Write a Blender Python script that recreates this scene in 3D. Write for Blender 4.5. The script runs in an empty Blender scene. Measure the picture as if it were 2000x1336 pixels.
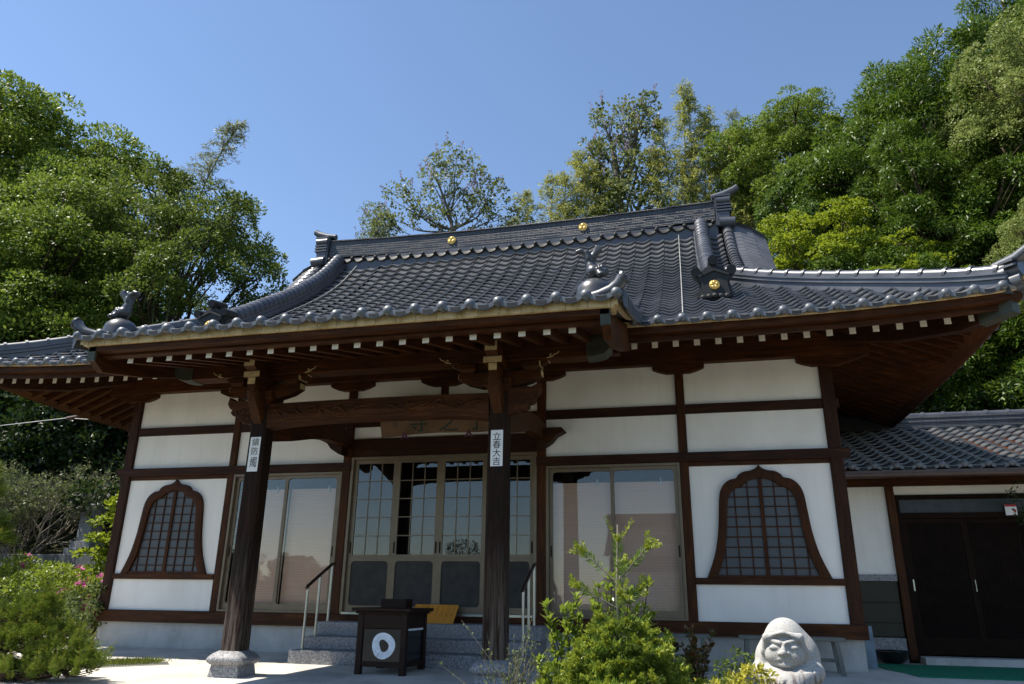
import bpy, math, random
import numpy as np
from mathutils import Vector, Matrix

# ------------------------------------------------------------------ camera, sky, sun, exposure
S = 0.75                                   # drawing units -> metres
R = math.radians
sc = bpy.context.scene
COL = sc.collection
cam_d = bpy.data.cameras.new('camera'); cam = bpy.data.objects.new('camera', cam_d); COL.objects.link(cam)
sc.camera = cam
CAMP = np.array([4.4539501, -12.72614027, 0.95760209])
yaw, pit, rol = R(-14.00221213), R(19.00843588), R(0.82646233)
cam_d.sensor_width = 36; cam_d.lens = 36*1451.55/2000; cam_d.clip_end = 2000; cam_d.clip_start = 0.05
_fw = Vector((math.sin(yaw)*math.cos(pit), math.cos(yaw)*math.cos(pit), math.sin(pit)))
_rt = Vector((math.cos(yaw), -math.sin(yaw), 0)); _up = _rt.cross(_fw)
_r2 = _rt*math.cos(rol)+_up*math.sin(rol); _u2 = -_rt*math.sin(rol)+_up*math.cos(rol)
cam.matrix_world = Matrix(((_r2.x, _u2.x, -_fw.x, CAMP[0]*S), (_r2.y, _u2.y, -_fw.y, CAMP[1]*S), (_r2.z, _u2.z, -_fw.z, CAMP[2]*S), (0, 0, 0, 1)))

SUN = Vector((-0.56, -0.165, 1.0)).normalized()
w = bpy.data.worlds.new('World'); sc.world = w; w.use_nodes = True
wn = w.node_tree; wn.nodes.clear()
sky = wn.nodes.new('ShaderNodeTexSky'); sky.sky_type = 'NISHITA'; sky.sun_disc = False
sky.sun_elevation = math.asin(SUN.z); sky.sun_rotation = math.atan2(SUN.x, SUN.y)
sky.air_density = 1.0; sky.dust_density = 0.12; sky.ozone_density = 2.1; sky.altitude = 300
bg = wn.nodes.new('ShaderNodeBackground'); bg.inputs[1].default_value = 0.108
wo = wn.nodes.new('ShaderNodeOutputWorld')
wn.links.new(sky.outputs[0], bg.inputs[0]); wn.links.new(bg.outputs[0], wo.inputs[0])
sl = bpy.data.lights.new('sun', 'SUN'); sl.energy = 5.0; sl.angle = R(0.55); sl.color = (1.0, 0.93, 0.82)
so = bpy.data.objects.new('sun', sl); COL.objects.link(so); so.rotation_euler = (-SUN).to_track_quat('-Z', 'Y').to_euler(); so.location = (0, 0, 40)
sc.view_settings.view_transform = 'Standard'; sc.view_settings.look = 'None'; sc.view_settings.gamma = 1
sc.view_settings.exposure = 0.93
try:
    sc.cycles.max_bounces = 8; sc.cycles.transparent_max_bounces = 12; sc.cycles.sample_clamp_indirect = 6
except Exception: pass

# ------------------------------------------------------------------ mesh builder
class MB:
    def __init__(s): s.v = []; s.f = []; s.m = []
    def add(s, vs, fs, m=0):
        o = len(s.v); s.v += [tuple(map(float, q)) for q in vs]; s.f += [tuple(i+o for i in f) for f in fs]; s.m += [m]*len(fs)
        return s
    def box(s, x0, x1, y0, y1, z0, z1, m=0):
        return s.add([(x0,y0,z0),(x1,y0,z0),(x1,y1,z0),(x0,y1,z0),(x0,y0,z1),(x1,y0,z1),(x1,y1,z1),(x0,y1,z1)],
              [(0,3,2,1),(4,5,6,7),(0,1,5,4),(1,2,6,5),(2,3,7,6),(3,0,4,7)], m)
    def cbox(s, x0, x1, y0, y1, z0, z1, c=.01, m=0):       # box whose long vertical edges are chamfered
        p = [(x0+c,y0),(x1-c,y0),(x1,y0+c),(x1,y1-c),(x1-c,y1),(x0+c,y1),(x0,y1-c),(x0,y0+c)]
        return s.prism(p, 'z', z0, z1, m)
    def prism(s, pts, ax, a0, a1, m=0, m_end=None):        # polygon swept along an axis; pts in the other two axes (in order)
        n = len(pts)
        def P(q, a):
            return (a, q[0], q[1]) if ax == 'x' else (q[0], a, q[1]) if ax == 'y' else (q[0], q[1], a)
        s.add([P(q, a0) for q in pts]+[P(q, a1) for q in pts], [(i, (i+1) % n, n+(i+1) % n, n+i) for i in range(n)], m)
        o = len(s.v)-2*n
        s.f += [tuple(o+i for i in range(n))[::-1], tuple(o+n+i for i in range(n))]; s.m += [m if m_end is None else m_end]*2
        return s
    def rings(s, rings, m=0, caps=True, closed=True):
        n = len(rings[0]); o = len(s.v)
        for r in rings: s.v += [tuple(map(float, q)) for q in r]
        k = n if closed else n-1
        for i in range(len(rings)-1):
            for j in range(k): s.f.append((o+i*n+j, o+i*n+(j+1) % n, o+(i+1)*n+(j+1) % n, o+(i+1)*n+j)); s.m.append(m)
        if caps and closed:
            s.f.append(tuple(o+j for j in range(n))[::-1]); s.f.append(tuple(o+(len(rings)-1)*n+j for j in range(n))); s.m += [m, m]
        return s
    def tube(s, pts, rad, n=8, m=0, caps=True):
        pts = [np.array(p, float) for p in pts]
        if not hasattr(rad, '__len__'): rad = [rad]*len(pts)
        rs = []; prev = None
        for i, p in enumerate(pts):
            t = pts[min(i+1, len(pts)-1)]-pts[max(i-1, 0)]; t = t/(np.linalg.norm(t)+1e-9)
            if prev is None: a = np.cross(t, (0, 0, 1.0) if abs(t[2]) < .9 else (1.0, 0, 0))
            else: a = prev-t*np.dot(prev, t)
            a = a/(np.linalg.norm(a)+1e-9); b = np.cross(t, a); prev = a
            rs.append([p+rad[i]*(a*math.cos(2*math.pi*k/n)+b*math.sin(2*math.pi*k/n)) for k in range(n)])
        return s.rings(rs, m, caps)
    def lathe(s, prof, c=(0, 0, 0), n=16, m=0, axis='z'):
        rs = []
        for r, z in prof:
            q = []
            for k in range(n):
                a = 2*math.pi*k/n; x, y = r*math.cos(a), r*math.sin(a)
                q.append((c[0]+x, c[1]+y, c[2]+z) if axis == 'z' else (c[0]+x, c[1]-z, c[2]+y) if axis == 'y' else (c[0]+z, c[1]+x, c[2]+y))
            rs.append(q)
        return s.rings(rs, m)
    def sphere(s, c, r, n=10, k=6, m=0):
        r = r if hasattr(r, '__len__') else (r, r, r)
        rs = []
        for i in range(k+1):
            t = math.pi*(i/k) if 0 < i < k else (0.02 if i == 0 else math.pi-.02)
            rs.append([(c[0]+r[0]*math.sin(t)*math.cos(2*math.pi*j/n), c[1]+r[1]*math.sin(t)*math.sin(2*math.pi*j/n), c[2]+r[2]*math.cos(t)) for j in range(n)])
        return s.rings(rs, m)

def world_origin(o):
    v = Vector((0, 0, 0))
    while o is not None: v += o.location; o = o.parent
    return v
def tag(o, label=None, cat=None, group=None, kind=None):
    if label: o['label'] = label
    if cat: o['category'] = cat
    if group: o['group'] = group
    if kind: o['kind'] = kind
    return o
def thing(name, loc, label, cat, group=None):
    o = bpy.data.objects.new(name, None); COL.objects.link(o); o.location = Vector(loc)*S; o.empty_display_size = .2
    return tag(o, label, cat, group)
def finish(me, mats, smooth):
    for m in (mats if isinstance(mats, (list, tuple)) else [mats]): me.materials.append(m)
    if smooth:
        me.polygons.foreach_set('use_smooth', [True]*len(me.polygons))
        if smooth is True: me.set_sharp_from_angle(angle=R(38))
def obj(name, mb, mats, parent=None, loc=None, smooth=False, bevel=0):
    """mb is in world drawing units; the object's origin is its parent's (or loc)."""
    org = world_origin(parent) if parent else Vector(loc or (0, 0, 0))*S
    v = np.array(mb.v, float)*S-np.array(org)
    me = bpy.data.meshes.new(name); me.from_pydata(v.tolist(), [], mb.f)
    me.polygons.foreach_set('material_index', mb.m)
    finish(me, mats, smooth); me.update()
    o = bpy.data.objects.new(name, me); COL.objects.link(o)
    if parent: o.parent = parent
    else: o.location = org
    if bevel:
        b = o.modifiers.new('bevel', 'BEVEL'); b.width = bevel*S; b.segments = 2; b.limit_method = 'ANGLE'; b.angle_limit = R(50)
    return o
def npmesh(name, v, f, mats, parent=None, loc=None, mi=None, attr=None, smooth=False, local=False):
    """v (N,3) array, f (M,4) quads"""
    org = world_origin(parent) if parent else Vector(loc or (0, 0, 0))*S
    v = v*S-(0 if local else np.array(org))
    me = bpy.data.meshes.new(name); nf = len(f)
    me.vertices.add(len(v)); me.vertices.foreach_set('co', v.astype(np.float32).ravel())
    me.loops.add(nf*4); me.loops.foreach_set('vertex_index', f.astype(np.int32).ravel())
    me.polygons.add(nf); me.polygons.foreach_set('loop_start', np.arange(nf, dtype=np.int32)*4)
    if mi is not None: me.polygons.foreach_set('material_index', mi.astype(np.int32))
    me.update(calc_edges=True)
    if attr is not None:
        a = me.attributes.new('rnd', 'FLOAT', 'POINT'); a.data.foreach_set('value', attr.astype(np.float32))
    finish(me, mats, smooth); me.update()
    o = bpy.data.objects.new(name, me); COL.objects.link(o)
    if parent: o.parent = parent
    else: o.location = org
    return o
def copy_thing(src, loc, rz=0, sca=1, label=None):
    r = src.copy(); COL.objects.link(r); r.location = Vector(loc)*S; r.rotation_euler = (0, 0, rz)
    r.scale = (sca, sca, sca) if not hasattr(sca, '__len__') else sca
    if label: r['label'] = label
    for ch in src.children:
        c = ch.copy(); COL.objects.link(c); c.parent = r
    return r
def text_mb(s, cx, cz, h, sx=1.0):
    """glyph outline of one character as (verts xz, faces), centred"""
    cu = bpy.data.curves.new('glyph', 'FONT'); cu.body = s; cu.size = 1; cu.align_x = 'CENTER'; cu.resolution_u = 3
    o = bpy.data.objects.new('glyph', cu); COL.objects.link(o)
    dg = bpy.context.evaluated_depsgraph_get(); me = o.evaluated_get(dg).to_mesh()
    v = np.array([q.co[:2] for q in me.vertices]) if len(me.vertices) else np.zeros((0, 2)); f = [tuple(p.vertices) for p in me.polygons]
    o.evaluated_get(dg).to_mesh_clear(); bpy.data.objects.remove(o); bpy.data.curves.remove(cu)
    if len(v):
        c = (v.min(0)+v.max(0))/2; e = max(.55, (v.max(0)-v.min(0)).max()); v = (v-c)/e*h; v[:, 0] = v[:, 0]*sx+cx; v[:, 1] += cz
    return v, f
def spline(P, n=6):
    P = [np.array(p, float) for p in P]; out = []
    for i in range(len(P)-1):
        a, b, c, d = P[max(i-1, 0)], P[i], P[i+1], P[min(i+2, len(P)-1)]
        for k in range(n):
            t = k/n; out.append(.5*((2*b)+(c-a)*t+(2*a-5*b+4*c-d)*t*t+(3*b-a-3*c+d)*t**3))
    out.append(P[-1]); return out

# ------------------------------------------------------------------ materials
class NT:
    def __init__(s, name):
        s.m = bpy.data.materials.new(name); s.m.use_nodes = True; s.t = s.m.node_tree; s.t.nodes.clear()
        s.out = s.t.nodes.new('ShaderNodeOutputMaterial')
    def n(s, typ, _p=None, **kw):
        nd = s.t.nodes.new('ShaderNode'+typ)
        for k, v in (_p or {}).items(): setattr(nd, k, v)
        for k, v in kw.items():
            k = k.replace('_', ' '); key = int(k[1:]) if k[0] == 'i' and k[1:].isdigit() else k
            if isinstance(v, bpy.types.NodeSocket): s.t.links.new(v, nd.inputs[key])
            else: nd.inputs[key].default_value = v
        return nd
    def ramp(s, fac, stops):
        nd = s.t.nodes.new('ShaderNodeValToRGB'); e = nd.color_ramp.elements
        while len(e) < len(stops): e.new(.5)
        for q, (p, c) in zip(e, stops): q.position = p; q.color = (*c, 1) if len(c) == 3 else c
        s.t.links.new(fac, nd.inputs[0]); return nd.outputs[0]
    def coord(s, scale=(1, 1, 1), gen='Object'):
        return s.n('Mapping', Vector=s.n('TexCoord').outputs[gen], Scale=scale).outputs[0]
    def noise(s, vec, scale=5, detail=4, rough=.55, dist=0):
        return s.n('TexNoise', Vector=vec, Scale=scale, Detail=detail, Roughness=rough, Distortion=dist).outputs[0]
    def mix(s, fac, a, b, blend='MIX'):
        nd = s.t.nodes.new('ShaderNodeMix'); nd.data_type = 'RGBA'; nd.blend_type = blend
        for i, v in ((0, fac), (6, a), (7, b)):
            if isinstance(v, bpy.types.NodeSocket): s.t.links.new(v, nd.inputs[i])
            else: nd.inputs[i].default_value = v if i == 0 else (*v, 1)
        return nd.outputs[2]
    def bump(s, h, strength=.3, dist=.02): return s.n('Bump', Strength=strength, Distance=dist, Height=h).outputs[0]
    def pbr(s, col, rough=.6, spec=.4, normal=None, metal=0, coat=0):
        kw = dict(Base_Color=col if isinstance(col, bpy.types.NodeSocket) else (*col, 1), Roughness=rough, Specular_IOR_Level=spec, Metallic=metal, Coat_Weight=coat)
        if normal is not None: kw['Normal'] = normal
        b = s.n('BsdfPrincipled', **kw); s.t.links.new(b.outputs[0], s.out.inputs[0]); return s.m
    def surf(s, sock): s.t.links.new(sock, s.out.inputs[0]); return s.m

def m_wood(name, ax, c0, c1, c2, rough=.6, weather=None):
    t = NT(name); sc_ = {'x': (1.1, 14, 14), 'y': (14, 1.1, 14), 'z': (14, 14, 1.1)}[ax]
    v = t.coord(sc_); a = t.noise(v, 2.2, 6, .62, .8); b = t.noise(t.coord((1, 1, 1)), 2.3, 3)
    fine = t.noise(t.coord(tuple(q*5 for q in sc_)), 2.5, 3)
    col = t.ramp(a, [(.28, c0), (.5, c1), (.74, c2)])
    col = t.mix(t.ramp(b, [(.35, (0, 0, 0)), (.7, (.55,)*3)]), col, c0)
    col = t.mix(t.ramp(fine, [(.45, (0, 0, 0)), (.75, (.4,)*3)]), col, tuple(q*.5 for q in c0))
    if weather:       # bleached streaks near the foot, a wear pattern of the timber itself
        z = t.n('SeparateXYZ', Vector=t.n('TexCoord').outputs['Object']).outputs[2]
        h = t.n('MapRange', Value=z, i1=weather[0], i2=weather[1], i3=1.0, i4=0.0).outputs[0]
        st = t.ramp(t.noise(t.coord((16, 16, .9)), 2, 5, .7), [(.42, (0, 0, 0)), (.62, (1, 1, 1))])
        f = t.n('Math', {'operation': 'MULTIPLY'}, i0=st, i1=h).outputs[0]
        f = t.n('Math', {'operation': 'MULTIPLY'}, i0=f, i1=.75).outputs[0]
        col = t.mix(f, col, weather[2])
    return t.pbr(col, rough, .16, t.bump(t.mix(.5, a, fine), .35, .006))
M = {}
DK = ((.014, .0048, .0019), (.036, .0122, .0042), (.078, .027, .009))
MD = ((.020, .0062, .0014), (.058, .0180, .0036), (.122, .041, .009))
for a in 'xyz': M['wd'+a] = m_wood('dark timber '+a, a, *DK); M['wm'+a] = m_wood('brown timber '+a, a, *MD)
M['pillar'] = m_wood('weathered pillar timber', 'z', (.009, .0045, .003), (.021, .010, .0055), (.045, .020, .010), .75, (.1, 1.3, (.17, .14, .115)))
M['bell'] = m_wood('bell window timber', 'z', (.022, .0068, .0014), (.054, .0165, .0030), (.09, .029, .007), .6)
def m_white():
    t = NT('white plaster'); a = t.noise(t.coord((1, 1, .5)), 1.7, 5, .6); b = t.noise(t.coord(), 60, 2); s_ = t.noise(t.coord((5, 5, .35)), 2.2, 4)
    col = t.ramp(a, [(.3, (.71, .685, .635)), (.6, (.80, .775, .725))]); col = t.mix(t.ramp(s_, [(.55, (0, 0, 0)), (.8, (.35,)*3)]), col, (.6, .585, .55))
    return t.pbr(col, .85, .2, t.bump(b, .12, .003))
M['white'] = m_white()
def m_tile(name, base, rough):
    t = NT(name); r = t.n('Attribute', {'attribute_name': 'rnd'}).outputs['Fac']
    a = t.noise(t.coord(), 3, 5, .6); g = t.noise(t.coord(), 40, 3)
    col = t.ramp(a, [(.3, tuple(q*.75 for q in base)), (.7, tuple(q*1.25 for q in base))])
    col = t.mix(t.n('MapRange', Value=r, i1=0.0, i2=1.0, i3=0.0, i4=.35).outputs[0], col, tuple(q*1.5 for q in base))
    rg = t.n('MapRange', Value=a, i1=.3, i2=.7, i3=rough-.07, i4=rough+.1).outputs[0]
    return t.pbr(col, rg, .55, t.bump(g, .08, .004), .08, .15)
M['tile'] = m_tile('smoked roof tile', (.086, .087, .092), .30)
M['ridge'] = m_tile('smoked ridge tile', (.062, .067, .08), .38)
M['eave'] = m_tile('dusty eave tile', (.100, .108, .122), .46)
def m_strip():
    t = NT('cream eave boards'); v = t.coord(); sx = t.n('SeparateXYZ', Vector=v); xy = t.n('Math', {'operation': 'ADD'}, i0=sx.outputs[0], i1=sx.outputs[1]).outputs[0]
    b = t.n('TexBrick', Vector=t.n('CombineXYZ', X=xy, Y=sx.outputs[2], Z=0.0).outputs[0], Scale=1.0, Mortar_Size=.0022, Brick_Width=.20, Row_Height=.9)
    a = t.noise(v, 9, 5, .7); col = t.ramp(a, [(.3, (.33, .24, .11)), (.5, (.56, .43, .24)), (.7, (.66, .54, .34))]); col = t.mix(b.outputs['Fac'], col, (.04, .03, .02))
    return t.pbr(col, .75, .25)
M['strip'] = m_strip()
def m_noshi():
    t = NT('stacked ridge tile courses'); v = t.coord()
    sx = t.n('SeparateXYZ', Vector=v); xz = t.n('CombineXYZ', X=sx.outputs[0], Y=sx.outputs[2], Z=0.0).outputs[0]
    b = t.n('TexBrick', Vector=xz, Scale=1.0, Mortar_Size=.004, Brick_Width=.21, Row_Height=.034)
    a = t.noise(v, 3, 5); n2 = t.n('TexNoise', Vector=t.n('Mapping', Vector=v, Scale=(3, 3, 20)).outputs[0], Scale=2.0)
    col = t.ramp(a, [(.3, (.042, .046, .055)), (.7, (.075, .08, .092))]); col = t.mix(b.outputs['Fac'], col, (.012, .012, .014))
    return t.pbr(col, .45, .5, t.bump(t.n('Math', {'operation': 'SUBTRACT'}, i0=1.0, i1=b.outputs['Fac']).outputs[0], .7, .012), .15)
M['noshi'] = m_noshi()
def m_speck(name, base, dark, light, sc_=130, rough=.6, stain=.25):
    t = NT(name); v = t.coord(); a = t.noise(v, sc_, 2, .6); c = t.noise(v, sc_*.5, 2); b = t.noise(v, 1.6, 5, .6)
    col = t.ramp(a, [(.38, dark), (.47, base), (.6, base), (.68, light)])
    col = t.mix(t.ramp(c, [(.56, (0, 0, 0)), (.62, (.7,)*3)]), col, dark)
    col = t.mix(t.ramp(b, [(.4, (0, 0, 0)), (.75, (stain,)*3)]), col, tuple(q*.45 for q in base))
    return t.pbr(col, rough, .4, t.bump(a, .15, .004))
M['granite'] = m_speck('grey granite', (.27, .27, .275), (.09, .09, .095), (.50, .50, .50), 85)
def m_concrete(name, c, rough=.85):
    t = NT(name); v = t.coord(); a = t.noise(v, 1.1, 7, .65, .4); b = t.noise(v, 55, 3); s_ = t.noise(t.coord((1, 1, .3)), 4.5, 5, .7)
    col = t.ramp(a, [(.3, tuple(q*.55 for q in c)), (.5, tuple(q*.92 for q in c)), (.75, tuple(min(.8, q*1.15) for q in c))])
    col = t.mix(t.ramp(s_, [(.52, (0, 0, 0)), (.72, (.5,)*3)]), col, (c[0]*.62, c[1]*.58, c[2]*.50))
    col = t.mix(t.ramp(b, [(.3, (.3,)*3), (.5, (0, 0, 0))]), col, tuple(q*.7 for q in c))
    return t.pbr(col, rough, .25, t.bump(t.mix(.5, a, b), .25, .008))
M['conc'] = m_concrete('foundation concrete', (.46, .455, .43)); M['court'] = m_concrete('forecourt concrete', (.53, .50, .44))
def m_plain(name, c, rough=.5, spec=.4, metal=0, var=.25, scale=8):
    t = NT(name); a = t.noise(t.coord(), scale, 4)
    return t.pbr(t.ramp(a, [(.3, tuple(q*(1-var) for q in c)), (.7, tuple(min(.95, q*(1+var)) for q in c))]), rough, spec, t.bump(a, .05, .003), metal)
M['bronze'] = m_plain('bronze aluminium', (.155, .118, .075), .42, .5, .35, .1)
M['steel'] = m_plain('stainless tube', (.42, .42, .38), .3, .5, .85, .1); M['grip'] = m_plain('brown handrail grip', (.03, .018, .012), .35)
M['cream'] = m_plain('cream eave board ends', (.52, .40, .22), .7, .3, 0, .22, 20); M['endwhite'] = m_plain('white painted rafter ends', (.80, .76, .68), .6, .3, 0, .1, 30)
M['patina'] = m_plain('oxidised copper cap', (.055, .058, .042), .55, .4, .3); M['gold'] = m_plain('gilded crest', (.75, .46, .12), .35, .6, .75, .2, 30)
M['black'] = m_plain('black ink', (.008, .008, .009), .6, .2); M['ink2'] = m_plain('dark green ink', (.006, .035, .030), .6, .2)
M['paper'] = m_plain('white paper', (.80, .80, .79), .8, .2, 0, .05); M['orange'] = m_plain('orange board', (.62, .25, .035), .55, .3, 0, .12)
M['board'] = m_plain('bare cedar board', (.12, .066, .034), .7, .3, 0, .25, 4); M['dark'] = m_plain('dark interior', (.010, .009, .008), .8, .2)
M['doorwood'] = m_plain('near black door timber', (.013, .0070, .0045), .75, .08); M['orn'] = m_plain('dark glossy fired clay', (.040, .043, .049), .36, .55); M['oni'] = m_plain('dark matt fired clay', (.018, .020, .021), .62, .3); M['wallstone'] = m_concrete('dark retaining blocks', (.13, .13, .125)); M['wire'] = m_plain('galvanised wire', (.33, .33, .31), .5)
M['boxwood'] = m_wood('lacquered box timber', 'x', (.010, .0045, .003), (.022, .009, .005), (.045, .018, .009), .5)
M['lacq'] = m_plain('black lacquer panel', (.007, .007, .010), .22, .5); M['enso'] = m_plain('white brush paint', (.72, .76, .80), .5, .3, 0, .15, 25)
M['kick'] = m_plain('dark kick panel', (.040, .038, .034), .6, .2); M['grey'] = m_plain('grey painted wood', (.115, .125, .11), .6, .3, 0, .15)
M['mat'] = m_plain('green plastic mat', (.012, .16, .085), .75, .25, 0, .3, 60); M['bowl'] = m_plain('glazed black bowl', (.012, .011, .012), .25, .5)
M['bluegrey'] = m_plain('blue grey plastic', (.13, .18, .22), .5); M['purple'] = m_plain('purple tassel cloth', (.10, .025, .06), .8); M['whitemetal'] = m_plain('white painted metal', (.6, .6, .58), .4)
M['cable'] = m_plain('grey cable', (.35, .36, .37), .45); M['red'] = m_plain('red paint', (.45, .03, .03), .5); M['blue'] = m_plain('blue sheet', (.02, .07, .12), .6)
M['gutter'] = m_plain('brown gutter', (.055, .030, .024), .4, .5); M['fibre'] = m_plain('stone faced board', (.052, .048, .036), .8, .2, 0, .45, 120)
M['yard'] = m_speck('unseen yard gravel', (.085, .085, .055), (.05, .05, .03), (.16, .155, .11), 30, .9, .15)  # tone set by how much light the unseen yard bounces onto the walls
M['soil'] = m_plain('soil', (.055, .042, .028), .95, .1, 0, .5, 3)
def m_ground():
    t = NT('ground soil and litter'); v = t.coord(); a = t.noise(v, .5, 8, .65); b = t.noise(v, 9, 5, .7)
    col = t.ramp(a, [(.35, (.030, .026, .016)), (.5, (.028, .036, .012)), (.7, (.05, .062, .02))]); col = t.mix(t.ramp(b, [(.4, (0, 0, 0)), (.7, (.7,)*3)]), col, (.055, .042, .026))
    return t.pbr(col, .95, .1, t.bump(b, .8, .06))
M['ground'] = m_ground()
def m_glass():
    t = NT('window glass'); f = t.n('Fresnel', IOR=1.5).outputs[0]
    tr = t.n('BsdfTransparent', Color=(.93, .94, .93, 1)); g = t.n('BsdfGlossy', Color=(1, 1, 1, 1), Roughness=.004)
    return t.surf(t.n('MixShader', i0=f, i1=tr.outputs[0], i2=g.outputs[0]).outputs[0])
M['glass'] = m_glass()
M['frost'] = m_plain('bell window paper pane', (.062, .070, .078), .4, .4, 0, .12, 3); M['rough_glass'] = m_plain('obscured transom glass', (.03, .034, .038), .35, .3)
def m_blind():
    t = NT('pinkish roller blind'); z = t.n('SeparateXYZ', Vector=t.n('TexCoord').outputs['Object']).outputs[2]
    wv = t.n('Math', {'operation': 'SINE'}, i0=t.n('Math', {'operation': 'MULTIPLY'}, i0=z, i1=190.0).outputs[0]).outputs[0]
    a = t.noise(t.coord((1, 1, 60)), 2, 3)
    col = t.ramp(t.n('MapRange', Value=wv, i1=-1.0, i2=1.0).outputs[0], [(0, (.80, .55, .44)), (1, (.87, .61, .49))]); col = t.mix(t.ramp(a, [(.4, (0, 0, 0)), (.7, (.3,)*3)]), col, (.55, .38, .33))
    return t.pbr(col, .9, .1)
M['blind'] = m_blind()
def m_statue():
    t = NT('weathered granite statue'); v = t.coord(); a = t.noise(v, 170, 2); b = t.noise(v, 9, 5, .6)
    col = t.ramp(a, [(.3, (.24, .235, .225)), (.5, (.38, .375, .36)), (.7, (.47, .465, .45))]); col = t.mix(t.ramp(b, [(.45, (0, 0, 0)), (.75, (.5,)*3)]), col, (.33, .31, .27))
    xyz = t.n('SeparateXYZ', Vector=t.n('TexCoord').outputs['Object'])
    st = t.ramp(t.noise(t.coord((13, 5, 1.6)), 2.2, 4, .6), [(.50, (0, 0, 0)), (.58, (1, 1, 1))])
    h = t.n('MapRange', Value=xyz.outputs[2], i1=.67*S, i2=.60*S, i3=0.0, i4=.8).outputs[0]
    col = t.mix(t.n('Math', {'operation': 'MULTIPLY'}, i0=st, i1=h).outputs[0], col, (.14, .095, .09))
    return t.pbr(col, .85, .25, t.bump(t.mix(.5, a, t.noise(v, 45, 4)), .6, .008))
M['statue'] = m_statue()
def m_bark(name, c):
    t = NT(name); a = t.noise(t.coord((6, 6, 1.2)), 3, 6, .7)
    return t.pbr(t.ramp(a, [(.3, tuple(q*.45 for q in c)), (.6, c), (.8, tuple(q*1.5 for q in c))]), .9, .15, t.bump(a, .7, .03))
M['bark'] = m_bark('brown bark', (.075, .055, .038)); M['bark2'] = m_bark('grey bark', (.16, .15, .12)); M['culm'] = m_bark('bamboo culm', (.20, .22, .11)); M['twig'] = m_bark('pale twig', (.24, .21, .165))
def m_leaf(name, c0, c1, c2, rough=.5, spec=.25, trans=.38, tc=None):
    t = NT(name); r = t.n('Attribute', {'attribute_name': 'rnd'}).outputs['Fac']; big = t.noise(t.coord(), .55, 3)
    f = t.n('Math', {'operation': 'ADD'}, i0=t.n('Math', {'operation': 'MULTIPLY'}, i0=r, i1=.6).outputs[0], i1=t.n('Math', {'operation': 'MULTIPLY'}, i0=big, i1=.45).outputs[0]).outputs[0]
    col = t.ramp(f, [(.2, c0), (.5, c1), (.85, c2)])
    p = t.n('BsdfPrincipled', Base_Color=col, Roughness=rough, Specular_IOR_Level=spec)
    tl = t.n('BsdfTranslucent', Color=t.mix(.5, col, tc or c2))
    return t.surf(t.n('MixShader', i0=trans, i1=p.outputs[0], i2=tl.outputs[0]).outputs[0])
M['camphor'] = m_leaf('camphor leaves', (.040, .078, .009), (.105, .165, .016), (.21, .285, .040))
M['camphor2'] = m_leaf('pale camphor leaves', (.085, .120, .022), (.18, .225, .05), (.30, .35, .11))
M['oak'] = m_leaf('glossy oak leaves', (.024, .052, .005), (.058, .115, .010), (.125, .195, .020), .45, .28, .35)
M['oak2'] = m_leaf('mid green leaves', (.030, .066, .012), (.070, .135, .022), (.13, .20, .038), .45, .4, .38)
M['maple'] = m_leaf('bright new maple leaves', (.075, .125, .010), (.165, .235, .014), (.29, .34, .025), .5, .3, .45)
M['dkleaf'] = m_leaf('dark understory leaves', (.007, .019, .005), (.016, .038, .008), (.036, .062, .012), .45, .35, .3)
M['broad'] = m_leaf('olive broadleaf', (.034, .064, .010), (.078, .122, .017), (.155, .205, .034))
M['paul'] = m_leaf('paulownia leaves', (.065, .092, .022), (.125, .165, .04), (.21, .24, .08), .5, .35, .38); M['lilac'] = m_leaf('lilac flower panicles', (.20, .15, .20), (.32, .24, .31), (.46, .36, .43), .7, .1, .3)
M['bamboo'] = m_leaf('yellowing bamboo leaves', (.14, .18, .040), (.25, .29, .06), (.41, .40, .10), .5, .3, .4); M['bamboo2'] = m_leaf('grey green bamboo leaves', (.10, .13, .05), (.17, .20, .085), (.26, .27, .12), .5, .3, .4)
M['azalea'] = m_leaf('azalea leaves', (.055, .095, .009), (.150, .215, .016), (.27, .33, .035), .45, .4, .35); M['pink'] = m_leaf('magenta blossom', (.35, .03, .16), (.5, .07, .27), (.62, .25, .42), .7, .1, .35)
M['needle'] = m_leaf('pine needles', (.045, .085, .008), (.11, .165, .016), (.20, .25, .03), .45, .35, .25); M['shoot'] = m_leaf('new fir shoots', (.15, .20, .018), (.24, .30, .028), (.38, .42, .06), .5, .3, .35)
M['needle2'] = m_leaf('fir needles', (.07, .125, .014), (.14, .21, .026), (.22, .30, .045), .4, .4, .25)
M['laurel'] = m_leaf('fresh laurel leaves', (.085, .145, .010), (.165, .24, .016), (.29, .36, .05), .28, .5, .4); M['sage'] = m_leaf('small grey green leaves', (.055, .085, .02), (.105, .145, .04), (.20, .24, .09), .5, .3, .3)
M['nandina'] = m_leaf('reddish green leaves', (.035, .045, .008), (.060, .070, .012), (.17, .055, .018), .4, .4, .3); M['gold_l'] = m_leaf('golden shrub leaves', (.16, .18, .012), (.32, .32, .025), (.52, .46, .07), .45, .35, .4)
M['grass'] = m_leaf('lawn blades', (.06, .09, .012), (.12, .155, .022), (.20, .22, .04), .6, .2, .35)
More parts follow.
